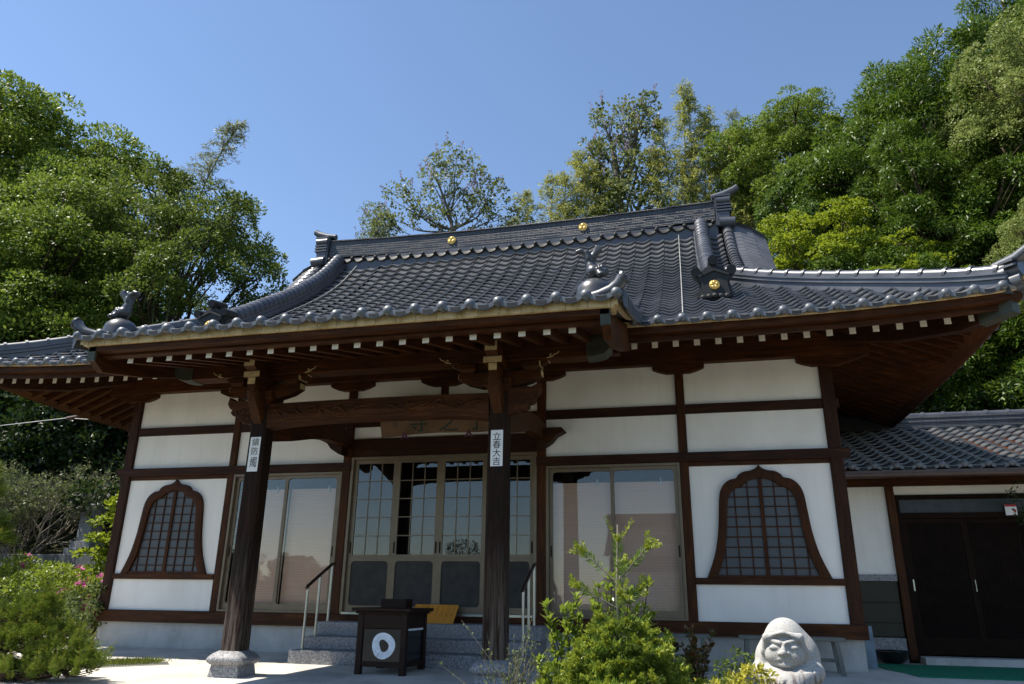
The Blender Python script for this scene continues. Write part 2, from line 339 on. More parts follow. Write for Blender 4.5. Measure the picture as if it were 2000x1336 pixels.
# ------------------------------------------------------------------ ground, hill, forecourt
def sstep(a, b, x): t = np.clip((x-a)/(b-a), 0, 1); return t*t*(3-2*t)
def hill(x, y):
    x = np.asarray(x, float); y = np.asarray(y, float)
    base = np.where(y < 0, .033*np.maximum(y, -14), 0)
    ctr = np.clip(.62*(y-13.5), 0, 11)
    rt = np.clip(.80*(y-9.5+.25*np.maximum(x-10, 0)), 0, 17)
    lf = 1.9*sstep(5.2, 5.6, y)+np.clip(.42*(y-6), 0, 2.6)+np.clip(.25*(-x-14), 0, 4)*sstep(5, 7, y)
    wr = sstep(7.5, 11, x); wl = sstep(-7.2, -7.8, x)
    return base+np.where(x > 0, ctr*(1-wr)+rt*wr, np.where(y > 13.5, ctr*.45*(1-wl), 0)+lf*wl)
gx = np.unique(np.concatenate([np.linspace(-220, -40, 10), np.linspace(-40, 40, 81), np.linspace(40, 220, 10), [-7.8, -7.6, -7.4, -7.2]]))
gy = np.unique(np.concatenate([np.linspace(-220, -30, 9), np.linspace(-30, 50, 81), np.linspace(50, 220, 8), [0, 5.2, 5.3, 5.4, 5.5, 5.6]]))
GX, GY = np.meshgrid(gx, gy); GZ = hill(GX, GY)-.006
GV = np.stack([GX, GY, GZ], -1).reshape(-1, 3); nx = len(gx); ny = len(gy)
ii = (np.arange(ny-1)[:, None]*nx+np.arange(nx-1)[None]).ravel()
tag(npmesh('ground', GV, np.stack([ii, ii+1, ii+nx+1, ii+nx], 1), M['ground'], smooth='all'), kind='structure')
mb = MB()
def gz(y): return .033*max(y, -14) if y < 0 else 0
mb.add([(-11, -5.4, gz(-5.4)+.004), (15, -5.4, gz(-5.4)+.004), (15, 0, .004), (-11, 0, .004), (6.7, 0, .004), (15, 2.3, .004), (6.7, 2.3, .004), (-11, 2.4, .004), (-6.7, 0, .004), (-6.7, 2.4, .004)],
       [(0, 1, 2, 4, 8, 3), (4, 2, 5, 6), (3, 8, 9, 7)])
tag(obj('forecourt', mb, M['court']), kind='structure')
mb = MB().add([(-13, -29, gz(-29)+.003), (22, -29, gz(-29)+.003), (22, -14, gz(-14)+.003), (-13, -14, gz(-14)+.003), (22, -5.4, gz(-5.4)+.003), (-13, -5.4, gz(-5.4)+.003)], [(0, 1, 2, 3), (3, 2, 4, 5)])
tag(obj('yard', mb, M['yard']), kind='structure')  # out-of-view sheet, added for the light it bounces onto the hall front
mb = MB().add([(2.2, -8.2, gz(-8.2)+.012), (5.9, -8.2, gz(-8.2)+.012), (6.1, -5.4, gz(-5.4)+.012), (5.6, -3.3, gz(-3.3)+.012), (3.9, -3.2, gz(-3.2)+.012), (2.4, -5.4, gz(-5.4)+.012)], [(0, 1, 2, 3, 4, 5)])
tag(obj('planting_bed', mb, M['soil']), kind='structure')

# ------------------------------------------------------------------ temple hall
hall = thing('temple_hall', (0, 0, 0), 'white walled wooden temple hall with sweeping dark tiled roof and projecting entrance porch', 'temple')
DT, DB = .653, .441
mb = MB().box(-6.72, 6.72, .03, 10, -.3, DB); obj('foundation', mb, M['conc'], hall)
mb = MB().box(3.68, 4.02, .02, .1, .22, .34); obj('vent', mb, M['dark'], hall)
obj('sill_beam', MB().box(-6.78, 6.78, -.07, .2, DB+.002, DT), M['wmx'], hall, bevel=.008)
obj('lintel_beam', MB().box(-6.86, -1.76, -.055, .1, 3.145, 3.302), M['wdx'], hall, bevel=.008)
obj('lintel_beam', MB().box(1.76, 6.86, -.055, .1, 3.145, 3.302), M['wdx'], hall, bevel=.008)
for a, b in ((-6.56, -4.35), (4.35, 6.56)):
    obj('head_rail', MB().box(a, b, -.012, .1, 3.075, 3.143), M['wmx'], hall)
    obj('window_sill', MB().box(a, b, -.035, .1, 1.205, 1.302), M['wmx'], hall, bevel=.006)
obj('tie_beam', MB().box(-6.8, 6.8, -.018, .1, 3.97, 4.131), M['wdx'], hall)
obj('wall_plate', MB().box(-7.3, 7.3, -.12, .14, 4.845, 5.28), M['wmx'], hall, bevel=.01)
def post(x0, x1, z0=DT+.002, z1=4.84, y0=-.035, mat='wmz'): return obj('post', MB().cbox(x0, x1, y0, .12, z0, z1, .014), M[mat], hall)
for s in (-1, 1):
    post(min(6.55*s, 6.75*s), max(6.55*s, 6.75*s), y0=-.042, mat='wdz'); post(min(4.2*s, 4.346*s), max(4.2*s, 4.346*s)); post(min(1.765*s, 1.925*s), max(1.765*s, 1.925*s), y0=-.04)
post(-.075, .075, 4.133, 4.84, y0=-.01)
def bracket(x, hw=.44, y0=-.10):                                   # boat shaped bearing block under the wall plate
    p = [(x-hw, 4.842), (x-hw, 4.765), (x-hw+.1, 4.72), (x-hw*.45, 4.68), (x+hw*.45, 4.68), (x+hw-.1, 4.72), (x+hw, 4.765), (x+hw, 4.842)]
    return obj('bearing_block', MB().prism(p, 'y', y0, .08), M['wmx'], hall)
for x in (-6.65, -4.27, -1.85, 0, 1.85, 4.27, 6.65): bracket(x)
def panel(x0, x1, z0, z1, y=.02): return obj('wall_panel', MB().box(x0, x1, y, .11, z0, z1), M['white'], hall)
for s in (-1, 1):
    X = lambda a, b: (min(a*s, b*s), max(a*s, b*s))
    panel(*X(4.348, 6.548), DT+.002, 1.203); panel(*X(4.348, 6.548), 1.304, 3.073)
    for a, b in ((4.348, 6.548), (1.927, 4.198)): panel(*X(a, b), 3.304, 3.968); panel(*X(a, b), 4.133, 4.843, .0225)
    panel(*X(.077, 1.763), 4.133, 4.843)
panel(-1.763, 1.763, 3.742, 3.968)
obj('lintel_board', MB().box(-1.763, 1.763, -.01, .1, 3.40, 3.74), M['wdx'], hall)
obj('side_wall', MB().box(-6.72, -6.62, .13, 9.95, DB, 5.2), M['white'], hall); obj('side_wall', MB().box(6.62, 6.72, .13, 9.95, DB, 5.2), M['white'], hall)
obj('rear_wall', MB().box(-6.6, 6.6, 9.85, 9.95, DB, 5.2), M['white'], hall)
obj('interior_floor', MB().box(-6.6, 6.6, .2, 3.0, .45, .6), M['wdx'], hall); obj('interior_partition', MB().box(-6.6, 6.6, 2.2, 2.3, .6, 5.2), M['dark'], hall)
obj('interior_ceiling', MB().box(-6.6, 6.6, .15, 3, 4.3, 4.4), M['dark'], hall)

# bell shaped (katomado) windows
HO = [(0, 3.07), (.045, 3.015), (.13, 2.975), (.25, 2.955), (.335, 2.90), (.365, 2.855), (.47, 2.83), (.575, 2.75), (.645, 2.6), (.675, 2.34), (.71, 2.0), (.79, 1.64), (.925, 1.304)]
HI = [(0, 2.862), (.04, 2.85), (.1, 2.84), (.19, 2.81), (.25, 2.765), (.275, 2.735), (.37, 2.705), (.455, 2.64), (.515, 2.52), (.545, 2.30), (.585, 1.92), (.66, 1.58), (.77, 1.304)]
HO = [tuple(q) for q in spline(HO, 3)]; HI = [tuple(q) for q in spline(HI, 3)]
def inner_half(z):
    zz = np.array([q[1] for q in HI])[::-1]; xx = np.array([q[0] for q in HI])[::-1]; return float(np.interp(z, zz, xx))
for cx in (-5.45, 5.45):
    O = [(cx-a, z) for a, z in HO[::-1]]+[(cx+a, z) for a, z in HO[1:]]; I = [(cx-a, z) for a, z in HI[::-1]]+[(cx+a, z) for a, z in HI[1:]]
    mid = [(o[0]*.5+i[0]*.5, o[1]*.5+i[1]*.5) for o, i in zip(O, I)]
    P = lambda L, y: [(q[0], y, q[1]) for q in L]
    prof = [P(O, .019), P(O, -.045), P(mid, -.062), P(I, -.045), P(I, .012)]
    mb = MB(); n = len(O)
    mb.rings([[r[j] for r in prof] for j in range(n)], caps=False, closed=False)
    wn_ = obj('bell_window', mb, M['bell'], hall, smooth=True)
    obj('pane', MB().prism(I, 'y', .006, .017), M['frost'], wn_)
    mb = MB().box(cx-.03, cx+.03, -.025, .005, 1.31, 2.85)
    for k in (-3, -2, -1, 1, 2, 3):
        x = cx+k*.205; a = abs(x-cx)
        zt = 2.85
        while zt > 1.35 and inner_half(zt) < a: zt -= .01
        if zt > 1.42: mb.box(x-.009, x+.009, -.012, .004, 1.31, zt)
    for k in range(1, 10):
        z = 1.30+k*.157; h = inner_half(z)
        mb.box(cx-h, cx-.031, -.010, .003, z-.008, z+.008); mb.box(cx+.031, cx+h, -.010, .003, z-.008, z+.008)
    obj('lattice', mb, M['bell'], wn_)
    h0 = inner_half(1.31)
    obj('sill', MB().box(cx-.76, cx+.76, -.03, .004, 1.3045, 1.345), M['bell'], wn_)

# sliding windows and doors
def rrect(x0, x1, z0, z1, r, n=5):
    o = []
    for (cx, cz, a0) in ((x1-r, z1-r, 0), (x0+r, z1-r, 90), (x0+r, z0+r, 180), (x1-r, z0+r, 270)):
        for k in range(n+1): a = R(a0+90*k/n); o.append((cx+r*math.cos(a), cz+r*math.sin(a)))
    return o
def frame_mb(x0, x1, z0, z1, ix0, ix1, iz0, iz1, y0, y1, r=.0):
    """flat frame with one (round cornered) opening"""
    mb = MB(); n = 5; I = rrect(ix0, ix1, iz0, iz1, max(r, .004), n)
    O = []
    for (cx, cz) in ((x1, z1), (x0, z1), (x0, z0), (x1, z0)): O += [(cx, cz)]*(n+1)
    mb.rings([[(o[0], y1, o[1]), (o[0], y0, o[1]), (i[0], y0, i[1]), (i[0], y1, i[1])] for o, i in zip(O+O[:1], I+I[:1])], caps=False, closed=False)
    return mb
for s in (-1, 1):
    a, b = (1.927, 4.198) if s > 0 else (-4.198, -1.927)
    mb = MB(); zt, zb = 3.14, .655
    mb.box(a, b, -.03, .1, zt-.045, zt); mb.box(a, a+.045, -.03, .1, zb, zt-.046); mb.box(b-.045, b, -.03, .1, zb, zt-.046); mb.box(a+.046, b-.046, -.03, .1, zb, zb+.04)
    win = obj('sliding_window', mb, M['bronze'], hall, bevel=.004)
    mx = (a+b)/2
    for (x0, x1, y) in ((a+.047, mx+.03, .045), (mx-.03, b-.047, .01)):
        obj('sash', frame_mb(x0, x1, zb+.042, zt-.047, x0+.062, x1-.062, zb+.14, zt-.105, y-.012, y+.018, .06), M['bronze'], win)
        obj('pane', MB().box(x0+.05, x1-.05, y+.004, y+.009, zb+.12, zt-.09), M['glass'], win)
        hx = x0+.032 if (x0 < mx-.2) else x1-.032
        obj('handle', MB().box(hx-.013, hx+.013, y-.015, y-.0125, 1.62, 1.80), M['dark'], win)
    for x0, x1 in ((a+.08, mx-.02), (mx+.02, b-.08)):
        bl = obj('roller_blind', MB().box(x0, x1, .17, .174, .72, 2.86), M['blind'], hall)
        cx_ = x1-.25
        obj('pull', MB().lathe([(.004, .0), (.012, -.05), (.028, -.09), (.03, -.11), (.005, -.115)], (cx_, .16, 2.92), 8), M['paper'], bl, smooth=True)
mb = MB(); zt, zb = 3.398, .655
mb.box(-1.763, 1.763, -.025, .1, zt-.05, zt); mb.box(-1.763, -1.71, -.025, .1, zb, zt-.051); mb.box(1.71, 1.763, -.025, .1, zb, zt-.051)
dfr = obj('door_frame', mb, M['bronze'], hall, bevel=.004)
obj('threshold', MB().box(-1.705, 1.705, -.06, .1, .655, .69), M['steel'], dfr)
for k in range(4):
    x0 = -1.708+k*.854; x1 = x0+.854; y = .05 if k in (0, 3) else .012
    door = obj('sliding_door', frame_mb(x0, x1, 1.601, zt-.052, x0+.075, x1-.075, 1.655, zt-.12, y-.014, y+.02, .01), M['bronze'], hall)
    o2 = frame_mb(x0, x1, .695, 1.599, x0+.075, x1-.075, .80, 1.545, y-.014, y+.02, .07); obj('kick_rail', o2, M['bronze'], door)
    obj('kick_panel', MB().box(x0+.06, x1-.06, y+.004, y+.012, .76, 1.60), M['kick'], door)
    obj('pane', MB().box(x0+.06, x1-.06, y+.003, y+.008, 1.64, zt-.1), M['glass'], door)
    mb = MB(); ix0, ix1, iz0, iz1 = x0+.075, x1-.075, 1.655, zt-.12
    for j in (1, 2): mb.box(ix0+(ix1-ix0)*j/3-.008, ix0+(ix1-ix0)*j/3+.008, y-.006, y+.0025, iz0, iz1)
    for j in range(1, 5): mb.box(ix0, ix1, y-.0075, y+.0022, iz0+(iz1-iz0)*j/5-.008, iz0+(iz1-iz0)*j/5+.008)
    obj('muntin', mb, M['bronze'], door)
    for hx in ((x0+.036, x1-.036) if k == 1 else (x0+.036,) if k in (0, 2) else (x1-.036,)):
        obj('handle', MB().box(hx-.015, hx+.015, y-.0175, y-.0145, 1.68, 1.87), M['dark'], door)

# ------------------------------------------------------------------ main roof
PM = [(-2.2, 4.86), (-1.6, 5.16), (-.8, 5.62), (.45, 6.33), (1.24, 6.83), (2.62, 7.74), (3.84, 8.70), (4.8, 9.72), (5.2, 10.1)]
PP = [(-4.75, 4.27), (-3.9, 4.48), (-3.0, 4.73), (-2.2, 5.01), (-1.4, 5.36), (-.8, 5.65), (.45, 6.33), (1.24, 6.83), (2.62, 7.74), (3.84, 8.70), (4.8, 9.72), (5.2, 10.1)]
def mkprof(P):
    q = np.array(spline(P, 12)); return lambda b: np.interp(b, q[:, 0], q[:, 1])
FM, FP = mkprof(PM), mkprof(PP)
TW = .3525
def lift(c, b): return .165*(np.maximum(0, 4-c)/4)**2.2*np.clip(1-(b+2.2)/4.5, 0, 1)
def rows_of(f, b0, b1, L=.305):
    bb = np.linspace(b0, b1, 600); z = f(bb); s = np.concatenate([[0], np.cumsum(np.hypot(np.diff(bb), np.diff(z)))])
    return np.interp(np.arange(0, s[-1], L), s, bb)
US = np.array([0, .08, .16, .22, .28, .38, .5, .62, .72, .8, .87, .94, 1.0])
def hprof(u):
    d = np.minimum(u, 1-u)
    return -.020+.066*(.5+.5*np.cos(2*np.pi*u))**1.35-.030*np.clip(1-u*4, 0, 1)
HU = hprof(US)
rt_ = np.random.default_rng(3)
def tiles(name, cells, zf, mapf, parent, mat=None, thick=.036, lim=None):
    """cells: list of (a0, b_low, b_up); zf(a,b) surface; mapf(a,b,z)->xyz. One tile each, lower lip raised."""
    n = len(cells); c = np.array(cells); k = len(US)
    a = c[:, 0:1]+US[None]*TW
    jit = rt_.uniform(-.004, .004, (n, 1)); rnd = rt_.random(n)
    lo, up = np.repeat(c[:, 1:2], k, 1), np.repeat(c[:, 2:3], k, 1)
    lo2, up2 = lo+.035, up+.07
    if lim is not None: L_ = lim(a); lo, up, lo2, up2 = (np.minimum(q, L_) for q in (lo, up, lo2, up2))
    zl = zf(a, lo)+HU+thick+jit; zu = zf(a, up)+HU*.92+jit*.5; zm = zl-.022; zd = zf(a, lo)+HU-.02
    V = np.stack([np.stack(mapf(a, lo2, zd), -1), np.stack(mapf(a, lo, zm), -1), np.stack(mapf(a, lo, zl), -1), np.stack(mapf(a, up2, zu), -1)], 1)   # n,4,k,3
    base = (np.arange(n)*4*k)[:, None]; j = np.arange(k-1)[None]
    F = np.concatenate([np.stack([base+r*k+j, base+r*k+j+1, base+(r+1)*k+j+1, base+(r+1)*k+j], -1).reshape(-1, 4) for r in (0, 1, 2)])
    return npmesh(name, V.reshape(-1, 3), F, mat or M['tile'], parent, attr=np.repeat(rnd, 4*k), smooth=True)
roof = obj('main_roof', MB().box(-5.4, 5.4, 4.76, 5.24, 9.3, 10.0), M['ridge'], hall)      # ridge timber carrying everything on the roof
HX, HY = 8.95, 7.2
zfront = lambda a, b: np.where((np.abs(a) < 3.69) | (b < -2.21), FP(b), FM(b))+lift(HX-np.abs(a), b)
rm, rp = rows_of(FM, -2.2, 4.95), rows_of(FP, -4.75, 4.95)
cells = []
for k in range(-26, 26):
    a0 = k*TW+TW/2; ac = a0+TW/2
    inp = -3.70 < ac < 3.70; r = rp if inp else rm
    for i in range(len(r)-1):
        if abs(ac) > 5.62 and r[i] > (HX-min(abs(a0), abs(a0+TW)))-2.2: continue
        if min(abs(a0), abs(a0+TW)) > HX: continue
        if abs(ac) > 5.75 and r[i] > 1.3: continue
        cells.append((a0, r[i], r[i+1]))
tiles('roof_tiles', cells, zfront, lambda a, b, z: (a, b, z), roof, lim=lambda a: np.where(np.abs(a) > 5.6, np.maximum(HX-np.abs(a)-2.2+.03, -2.2), 99))
zside = lambda a, b: FM(b)+lift(HY-np.abs(a), b)
for s in (-1, 1):
    cells = []
    for k in range(-21, 21):
        a0 = k*TW; ac = a0+TW/2
        for i in range(len(rm)-1):
            if rm[i] > min(HY-min(abs(a0), abs(a0+TW))-2.2, 1.2) or min(abs(a0), abs(a0+TW)) > HY: continue
            cells.append((a0, rm[i], rm[i+1]))
    tiles('roof_tiles', cells, zside, lambda a, b, z, s=s: (s*(6.75-b), 5+a*s, z), roof, lim=lambda a: np.maximum(HY-np.abs(a)-2.2+.03, -2.2))
# rear slope and gable walls
bb = np.linspace(-2.2, 4.95, 24); mb = MB()
mb.rings([[(-min(HX, max(5.9, HX-(b+2.2))), 10-b, FM(b)), (min(HX, max(5.9, HX-(b+2.2))), 10-b, FM(b))] for b in bb], caps=False, closed=False)
obj('rear_slope', mb, M['tile'], roof)
mb = MB()
for s in (-1, 1):
    for y0 in (5,):
        q = [(5-d, float(FM(5-d))-.12) for d in np.linspace(3.9, 0, 14)]; q = q+[(10-y, z) for y, z in q[::-1]]
        mb.prism(q, 'x', min(s*5.55, s*5.7), max(s*5.55, s*5.7))
obj('gable_wall', mb, M['wdy'], roof)
# curved verge (minoko) strips outside the gable
for s in (-1, 1):
    V = []; F = []; rn = []
    rr = rows_of(FM, .9, 5.1, .235); xs = [5.62, 5.9, 6.2, 6.5]
    dz = [.05, .02, -.14, -.42]
    for side in (0, 1):
        for i in range(len(rr)-1):
            for j in range(3):
                b0, b1 = rr[i]-.01*j, rr[i+1]; z0, z1 = FM(b0), FM(b1)
                th = .05
                q = [(xs[j], b0, z0+dz[j]+th), (xs[j+1]+.03, b0, z0+dz[j+1]+th), (xs[j+1]+.03, b1, z1+dz[j+1]+.01), (xs[j], b1, z1+dz[j]+.01), (xs[j], b0, z0+dz[j]-.02), (xs[j+1]+.03, b0, z0+dz[j+1]-.02)]
                if side: q = [(x, 10-y, z) for x, y, z in q]
                o = len(V); V += [(s*x, y, z) for x, y, z in q]; F += [(o, o+1, o+2, o+3), (o+4, o+5, o+1, o)]; rn += [rt_.random()]*6
    npmesh('verge_tiles', np.array(V, float), np.array(F), M['tile'], roof, attr=np.array(rn))
    # rounded roll along the gable edge
    mb = MB(); rr = rows_of(FM, 1.2, 4.9, .25)
    for i in range(len(rr)-1):
        b0, b1 = rr[i], rr[i+1]+.03; z0, z1 = float(FM(b0)), float(FM(b1))
        mb.tube([(s*5.62, b0, z0+.06), (s*5.62, b1, z1+.05)], [.135, .115], 12)
    obj('verge_roll', mb, M['ridge'], roof, smooth=True)
    mb = MB()
    q = np.linspace(.9, 5, 14)
    mb.rings([[(s*6.3, b, float(FM(b))-.9), (s*6.3, b, float(FM(b))-.48), (s*6.4, b, float(FM(b))-.50), (s*6.4, b, float(FM(b))-.9)] for b in q])
    obj('barge_board', mb, M['wmy'], roof)
# eave edge tiles: round ends on the rolls, curved pendants between
def eave_tiles(name, aks, b, zf, mapf, parent, keep=lambda a: True, dirv=(0, -1)):
    mb = MB()
    for a0 in aks:
        if keep(a0):
            z = float(zf(np.array(a0), np.array(b)))
            x, y, z = mapf(a0, b-.015, z+.035); r = .066
            if dirv[1]: mb.lathe([(.02, -.10), (r*.88, -.10), (r*.95, -.02), (r, .0), (r*.96, .024), (r*.7, .046), (.012, .058)], (x, y, z), 16, axis='y')
            else: mb.sphere((x, y, z), r, 12, 8)
        if keep(a0) and keep(a0+TW):
            N = 8; top = []; 
            for j in range(N+1):
                u = .13+.74*j/N; aa = a0+u*TW; zz = float(zf(np.array(aa), np.array(b)))+.6*float(hprof(np.array(u)))+.03
                d = .066+.012*math.sin(math.pi*j/N)
                p = [mapf(aa, b-.02, zz), mapf(aa, b-.045, zz-.012), mapf(aa, b-.045, zz-d), mapf(aa, b-.01, zz-d)]; top.append(p)
            mb.rings(top)
            ins = [[(p[1][0]*.5+p[2][0]*.5-(p[1][0]-p[0][0])*0, p[1][1]*.5+p[2][1]*.5, p[1][2]-.010), (p[2][0], p[2][1], p[1][2]-.056)] for p in top[2:-2]]
            nrm_ = np.array(mapf(a0, b-1, 0.0))-np.array(mapf(a0, b, 0.0)); mb.rings([[tuple(np.array(q)+nrm_*.003) for q in r] for r in ins], 1, caps=False, closed=False)
    return obj(name, mb, [M['eave'], M['oni']], parent, smooth=True)
ident = lambda a, b, z: (a, b, z)
AK = [k*TW+TW/2 for k in range(-26, 27)]
for s in (-1, 1): eave_tiles('eave_tiles', AK, -2.2, lambda a, b: FM(b)+lift(HX-np.abs(a), b), ident, roof, keep=lambda a, s=s: 3.6 < a*s < 8.98)
for s in (-1, 1):
    eave_tiles('eave_tiles', [k*TW for k in range(-20, 21)], -2.2, zside, lambda a, b, z, s=s: (s*(6.75-b), 5+a*s, z), roof, dirv=(1, 0))
# boards under the eave: cream strip, two fascia boards, soffit
def mitred(bs, zs, half, lf, mapf, mat, name, parent, hide=None, n=40):
    mx = lambda b: half-6.75+6.75  # noqa
    mb = MB(); ring = []
    ts = np.linspace(-1, 1, n)
    for t in ts:
        r = []
        for b, z in zip(bs, zs):
            a = t*(half-b-.0); c = (half+2.2)-abs(a)
            r.append(mapf(a, b, z+float(lift(np.array(c), np.array(-2.2)))*np.clip(1-(b+2.2)/3, 0, 1)))
        ring.append(r)
    mb.rings(ring); return obj(name, mb, mat, parent)
sides = [(6.75, ident), (5.0, lambda a, b, z: (6.75-b, 5+a, z)), (5.0, lambda a, b, z: (-(6.75-b), 5-a, z))]
for half, mp in sides:
    mitred([-2.17, -2.17, -1.9, -1.9], [4.822, 4.90, 4.93, 4.822], half, None, mp, M['strip'], 'eave_strip', roof)
    mitred([-2.13, -2.13, -1.9, -1.9], [4.715, 4.82, 4.82, 4.715], half, None, mp, M['wmx'] if mp is ident else M['wmy'], 'fascia_board', roof)
    mitred([-2.0, -2.0, -1.75, -1.75], [4.625, 4.713, 4.713, 4.70], half, None, mp, M['wmx'] if mp is ident else M['wmy'], 'fascia_board', roof)
    mitred([-1.99, -1.99, .2, .2], [4.64, 4.70, 5.62, 5.56], half, None, mp, M['wmx'] if mp is ident else M['wmy'], 'soffit', roof)
RZ = lambda b: 4.715+.42*(b+1.75)
def rafter(a, b_in, half, mp, parent, b0=-1.75, zf=RZ, w=.044, h=.105, mat='wmy', lf=True):
    L = float(lift(np.array(half+2.2-abs(a)), np.array(-2.2)))*.9 if lf else 0
    z0 = zf(b0)-.006+L; z1 = zf(b_in)-.006+L*max(0, 1-(b_in-b0)/3)
    v = [mp(a-w, b0, z0-h), mp(a+w, b0, z0-h), mp(a+w, b0, z0), mp(a-w, b0, z0), mp(a-w, b_in, z1-h), mp(a+w, b_in, z1-h), mp(a+w, b_in, z1), mp(a-w, b_in, z1)]
    mb = MB(); mb.add(v, [(0, 1, 5, 4), (1, 2, 6, 5), (2, 3, 7, 6), (3, 0, 4, 7), (4, 5, 6, 7)], 0); mb.add(v[:4], [(3, 2, 1, 0)], 1)
    return obj('rafter', mb, [M[mat], M['endwhite']], parent)
for k in range(16):
    for s in (-1, 1):
        a = 3.66+.313*k
        rafter(s*a, min(.1, -(a-6.75)-.02) if a > 6.65 else .1, 6.75, ident, roof)
for k in range(20):
    for mp in (sides[1][1], sides[2][1]):
        y = -1.45+.313*k
        a = (y-5) if mp is sides[1][1] else -(y-5)
        rafter(a, .1 if y > 0 else min(.1, y-.02), 5.0, mp, roof, mat='wmx')
for s in (-1, 1):      # corner (hip) rafters with metal caps, and the corner bracket carrying them
    mb = MB(); d = np.array([s, -1, 0])/math.sqrt(2); nrm = np.array([1, s, 0])/math.sqrt(2)*.085
    rg = []
    for t, z, h in ((0, 5.35, .24), (1.2, 5.0, .24), (2.2, 4.86, .23), (2.85, 4.90, .2)):
        p = np.array([s*6.75, 0, 0])+d*t; rg.append([tuple(p-nrm+(0, 0, z-h)), tuple(p+nrm+(0, 0, z-h)), tuple(p+nrm+(0, 0, z)), tuple(p-nrm+(0, 0, z))])
    obj('hip_rafter', MB().rings(rg), M['wdy'], roof)
    p0, p1 = np.array([s*6.75, 0, 0])+d*2.45, np.array([s*6.75, 0, 0])+d*2.9; n2 = nrm*1.12
    obj('hip_cap', MB().rings([[tuple(p0-n2+(0, 0, 4.635)), tuple(p0+n2+(0, 0, 4.635)), tuple(p0+n2+(0, 0, 4.88)), tuple(p0-n2+(0, 0, 4.88))], [tuple(p1-n2+(0, 0, 4.69)), tuple(p1+n2+(0, 0, 4.69)), tuple(p1+n2+(0, 0, 4.91)), tuple(p1-n2+(0, 0, 4.91))]]), M['patina'], roof)
    obj('corner_bracket', MB().prism([(s*6.65, 4.95), (s*7.35, 4.95), (s*7.35, 4.84), (s*7.05, 4.74), (s*6.65, 4.7)], 'y', -.11, .07), M['wmx'], hall)
# main ridge: stacked courses, cap roll, scalloped base, crests, end tiles
def rz(x): return .13*(abs(x)/5.5)**2
xs = np.linspace(-5.35, 5.35, 25); mb = MB()
prof = []
for k in range(14):
    z = 9.98+k*.036; h_ = .235-.003*k; o = .006 if k % 2 else 0
    prof += [(5-h_-o, z), (5-h_-o, z+.036)]
prof += [(5-.235, 10.484), (5-.235, 10.515), (5+.235, 10.515), (5+.24, 9.98)]
mb.rings([[(x, p[0], p[1]+rz(x)) for p in prof] for x in xs]); obj('ridge_courses', mb, M['noshi'], roof)
mb = MB(); xr = np.arange(-5.35, 5.36, .335)
for a, b in zip(xr[:-1], xr[1:]):
    mb.tube([(a, 5, 10.50+rz(a)), (b+.01, 5, 10.50+rz(b))], .105, 12); mb.tube([(a-.028, 5, 10.505+rz(a)), (a+.028, 5, 10.505+rz(a))], .122, 12)
obj('ridge_cap', mb, M['ridge'], roof, smooth=True)
mb = MB()
for x in np.arange(-5.28, 5.3, TW): mb.sphere((x, 4.70, 9.87+rz(x)), .058, 12, 8)
for x in np.arange(-5.28, 5.0, TW):
    mb.rings([[(x+t*TW, 4.715, 9.86+rz(x)-.045*math.sin(math.pi*t)), (x+t*TW, 4.70, 9.85+rz(x)-.10*math.sin(math.pi*t)), (x+t*TW, 4.80, 9.86+rz(x)-.09*math.sin(math.pi*t)), (x+t*TW, 4.85, 9.98+rz(x))] for t in np.linspace(.1, .9, 7)])
obj('ridge_base_tiles', mb, M['oni'], roof, smooth=True)
for x in (-1.66, 1.98):
    mb = MB().lathe([(.120, 0), (.120, .012), (.115, .02), (.01, .022)], (x, 4.77, 10.24+rz(x)), 20, axis='y')
    for k in range(3):
        a = math.pi/2+k*2*math.pi/3; mb.sphere((x+.055*math.cos(a), 4.745, 10.24+rz(x)+.055*math.sin(a)), (.045, .014, .045), 8, 6)
    obj('gilded_crest', mb, M['gold'], roof, smooth=True)
def end_tile(s):
    mb = MB(); x = s*5.42; z = 9.86+rz(5.4)
    X = lambda a, b: (min(x+s*a, x+s*b), max(x+s*a, x+s*b))
    mb.box(*X(-.05, .10), 4.70, 5.30, z-.1, z+.72)
    mb.tube([(x+s*.02, 4.72, z-.02), (x+s*.40, 4.72, z-.04)], .135, 14); mb.tube([(x+s*.02, 5.28, z-.02), (x+s*.40, 5.28, z-.04)], .135, 14)
    mb.box(*X(0, .28), 4.68, 5.32, z+.06, z+.26)
    for k in range(3): mb.box(*X(-.02, .34), 4.66, 5.34, z+.28+k*.085, z+.325+k*.085)
    mb.tube([(x-s*.02, 4.76, z+.60), (x+s*.32, 4.76, z+.60)], .12, 14); mb.tube([(x-s*.02, 5.24, z+.60), (x+s*.32, 5.24, z+.60)], .12, 14)
    mb.prism([(4.66, z+.7), (5.0, z+.84), (5.34, z+.7), (5.34, z+.75), (5.0, z+.9), (4.66, z+.75)], 'x', *X(-.06, .34))
    obj('ridge_end_tile', mb, M['ridge'], roof, smooth=True)
    mb = MB().tube([(x-s*.12, 5, z+.86), (x+s*.15, 5, z+.90), (x+s*.42, 5, z+1.0), (x+s*.55, 5, z+1.09)], [.085, .10, .10, .088], 14)
    obj('horn_tile', mb, M['ridge'], roof, smooth=True)
end_tile(-1); end_tile(1)
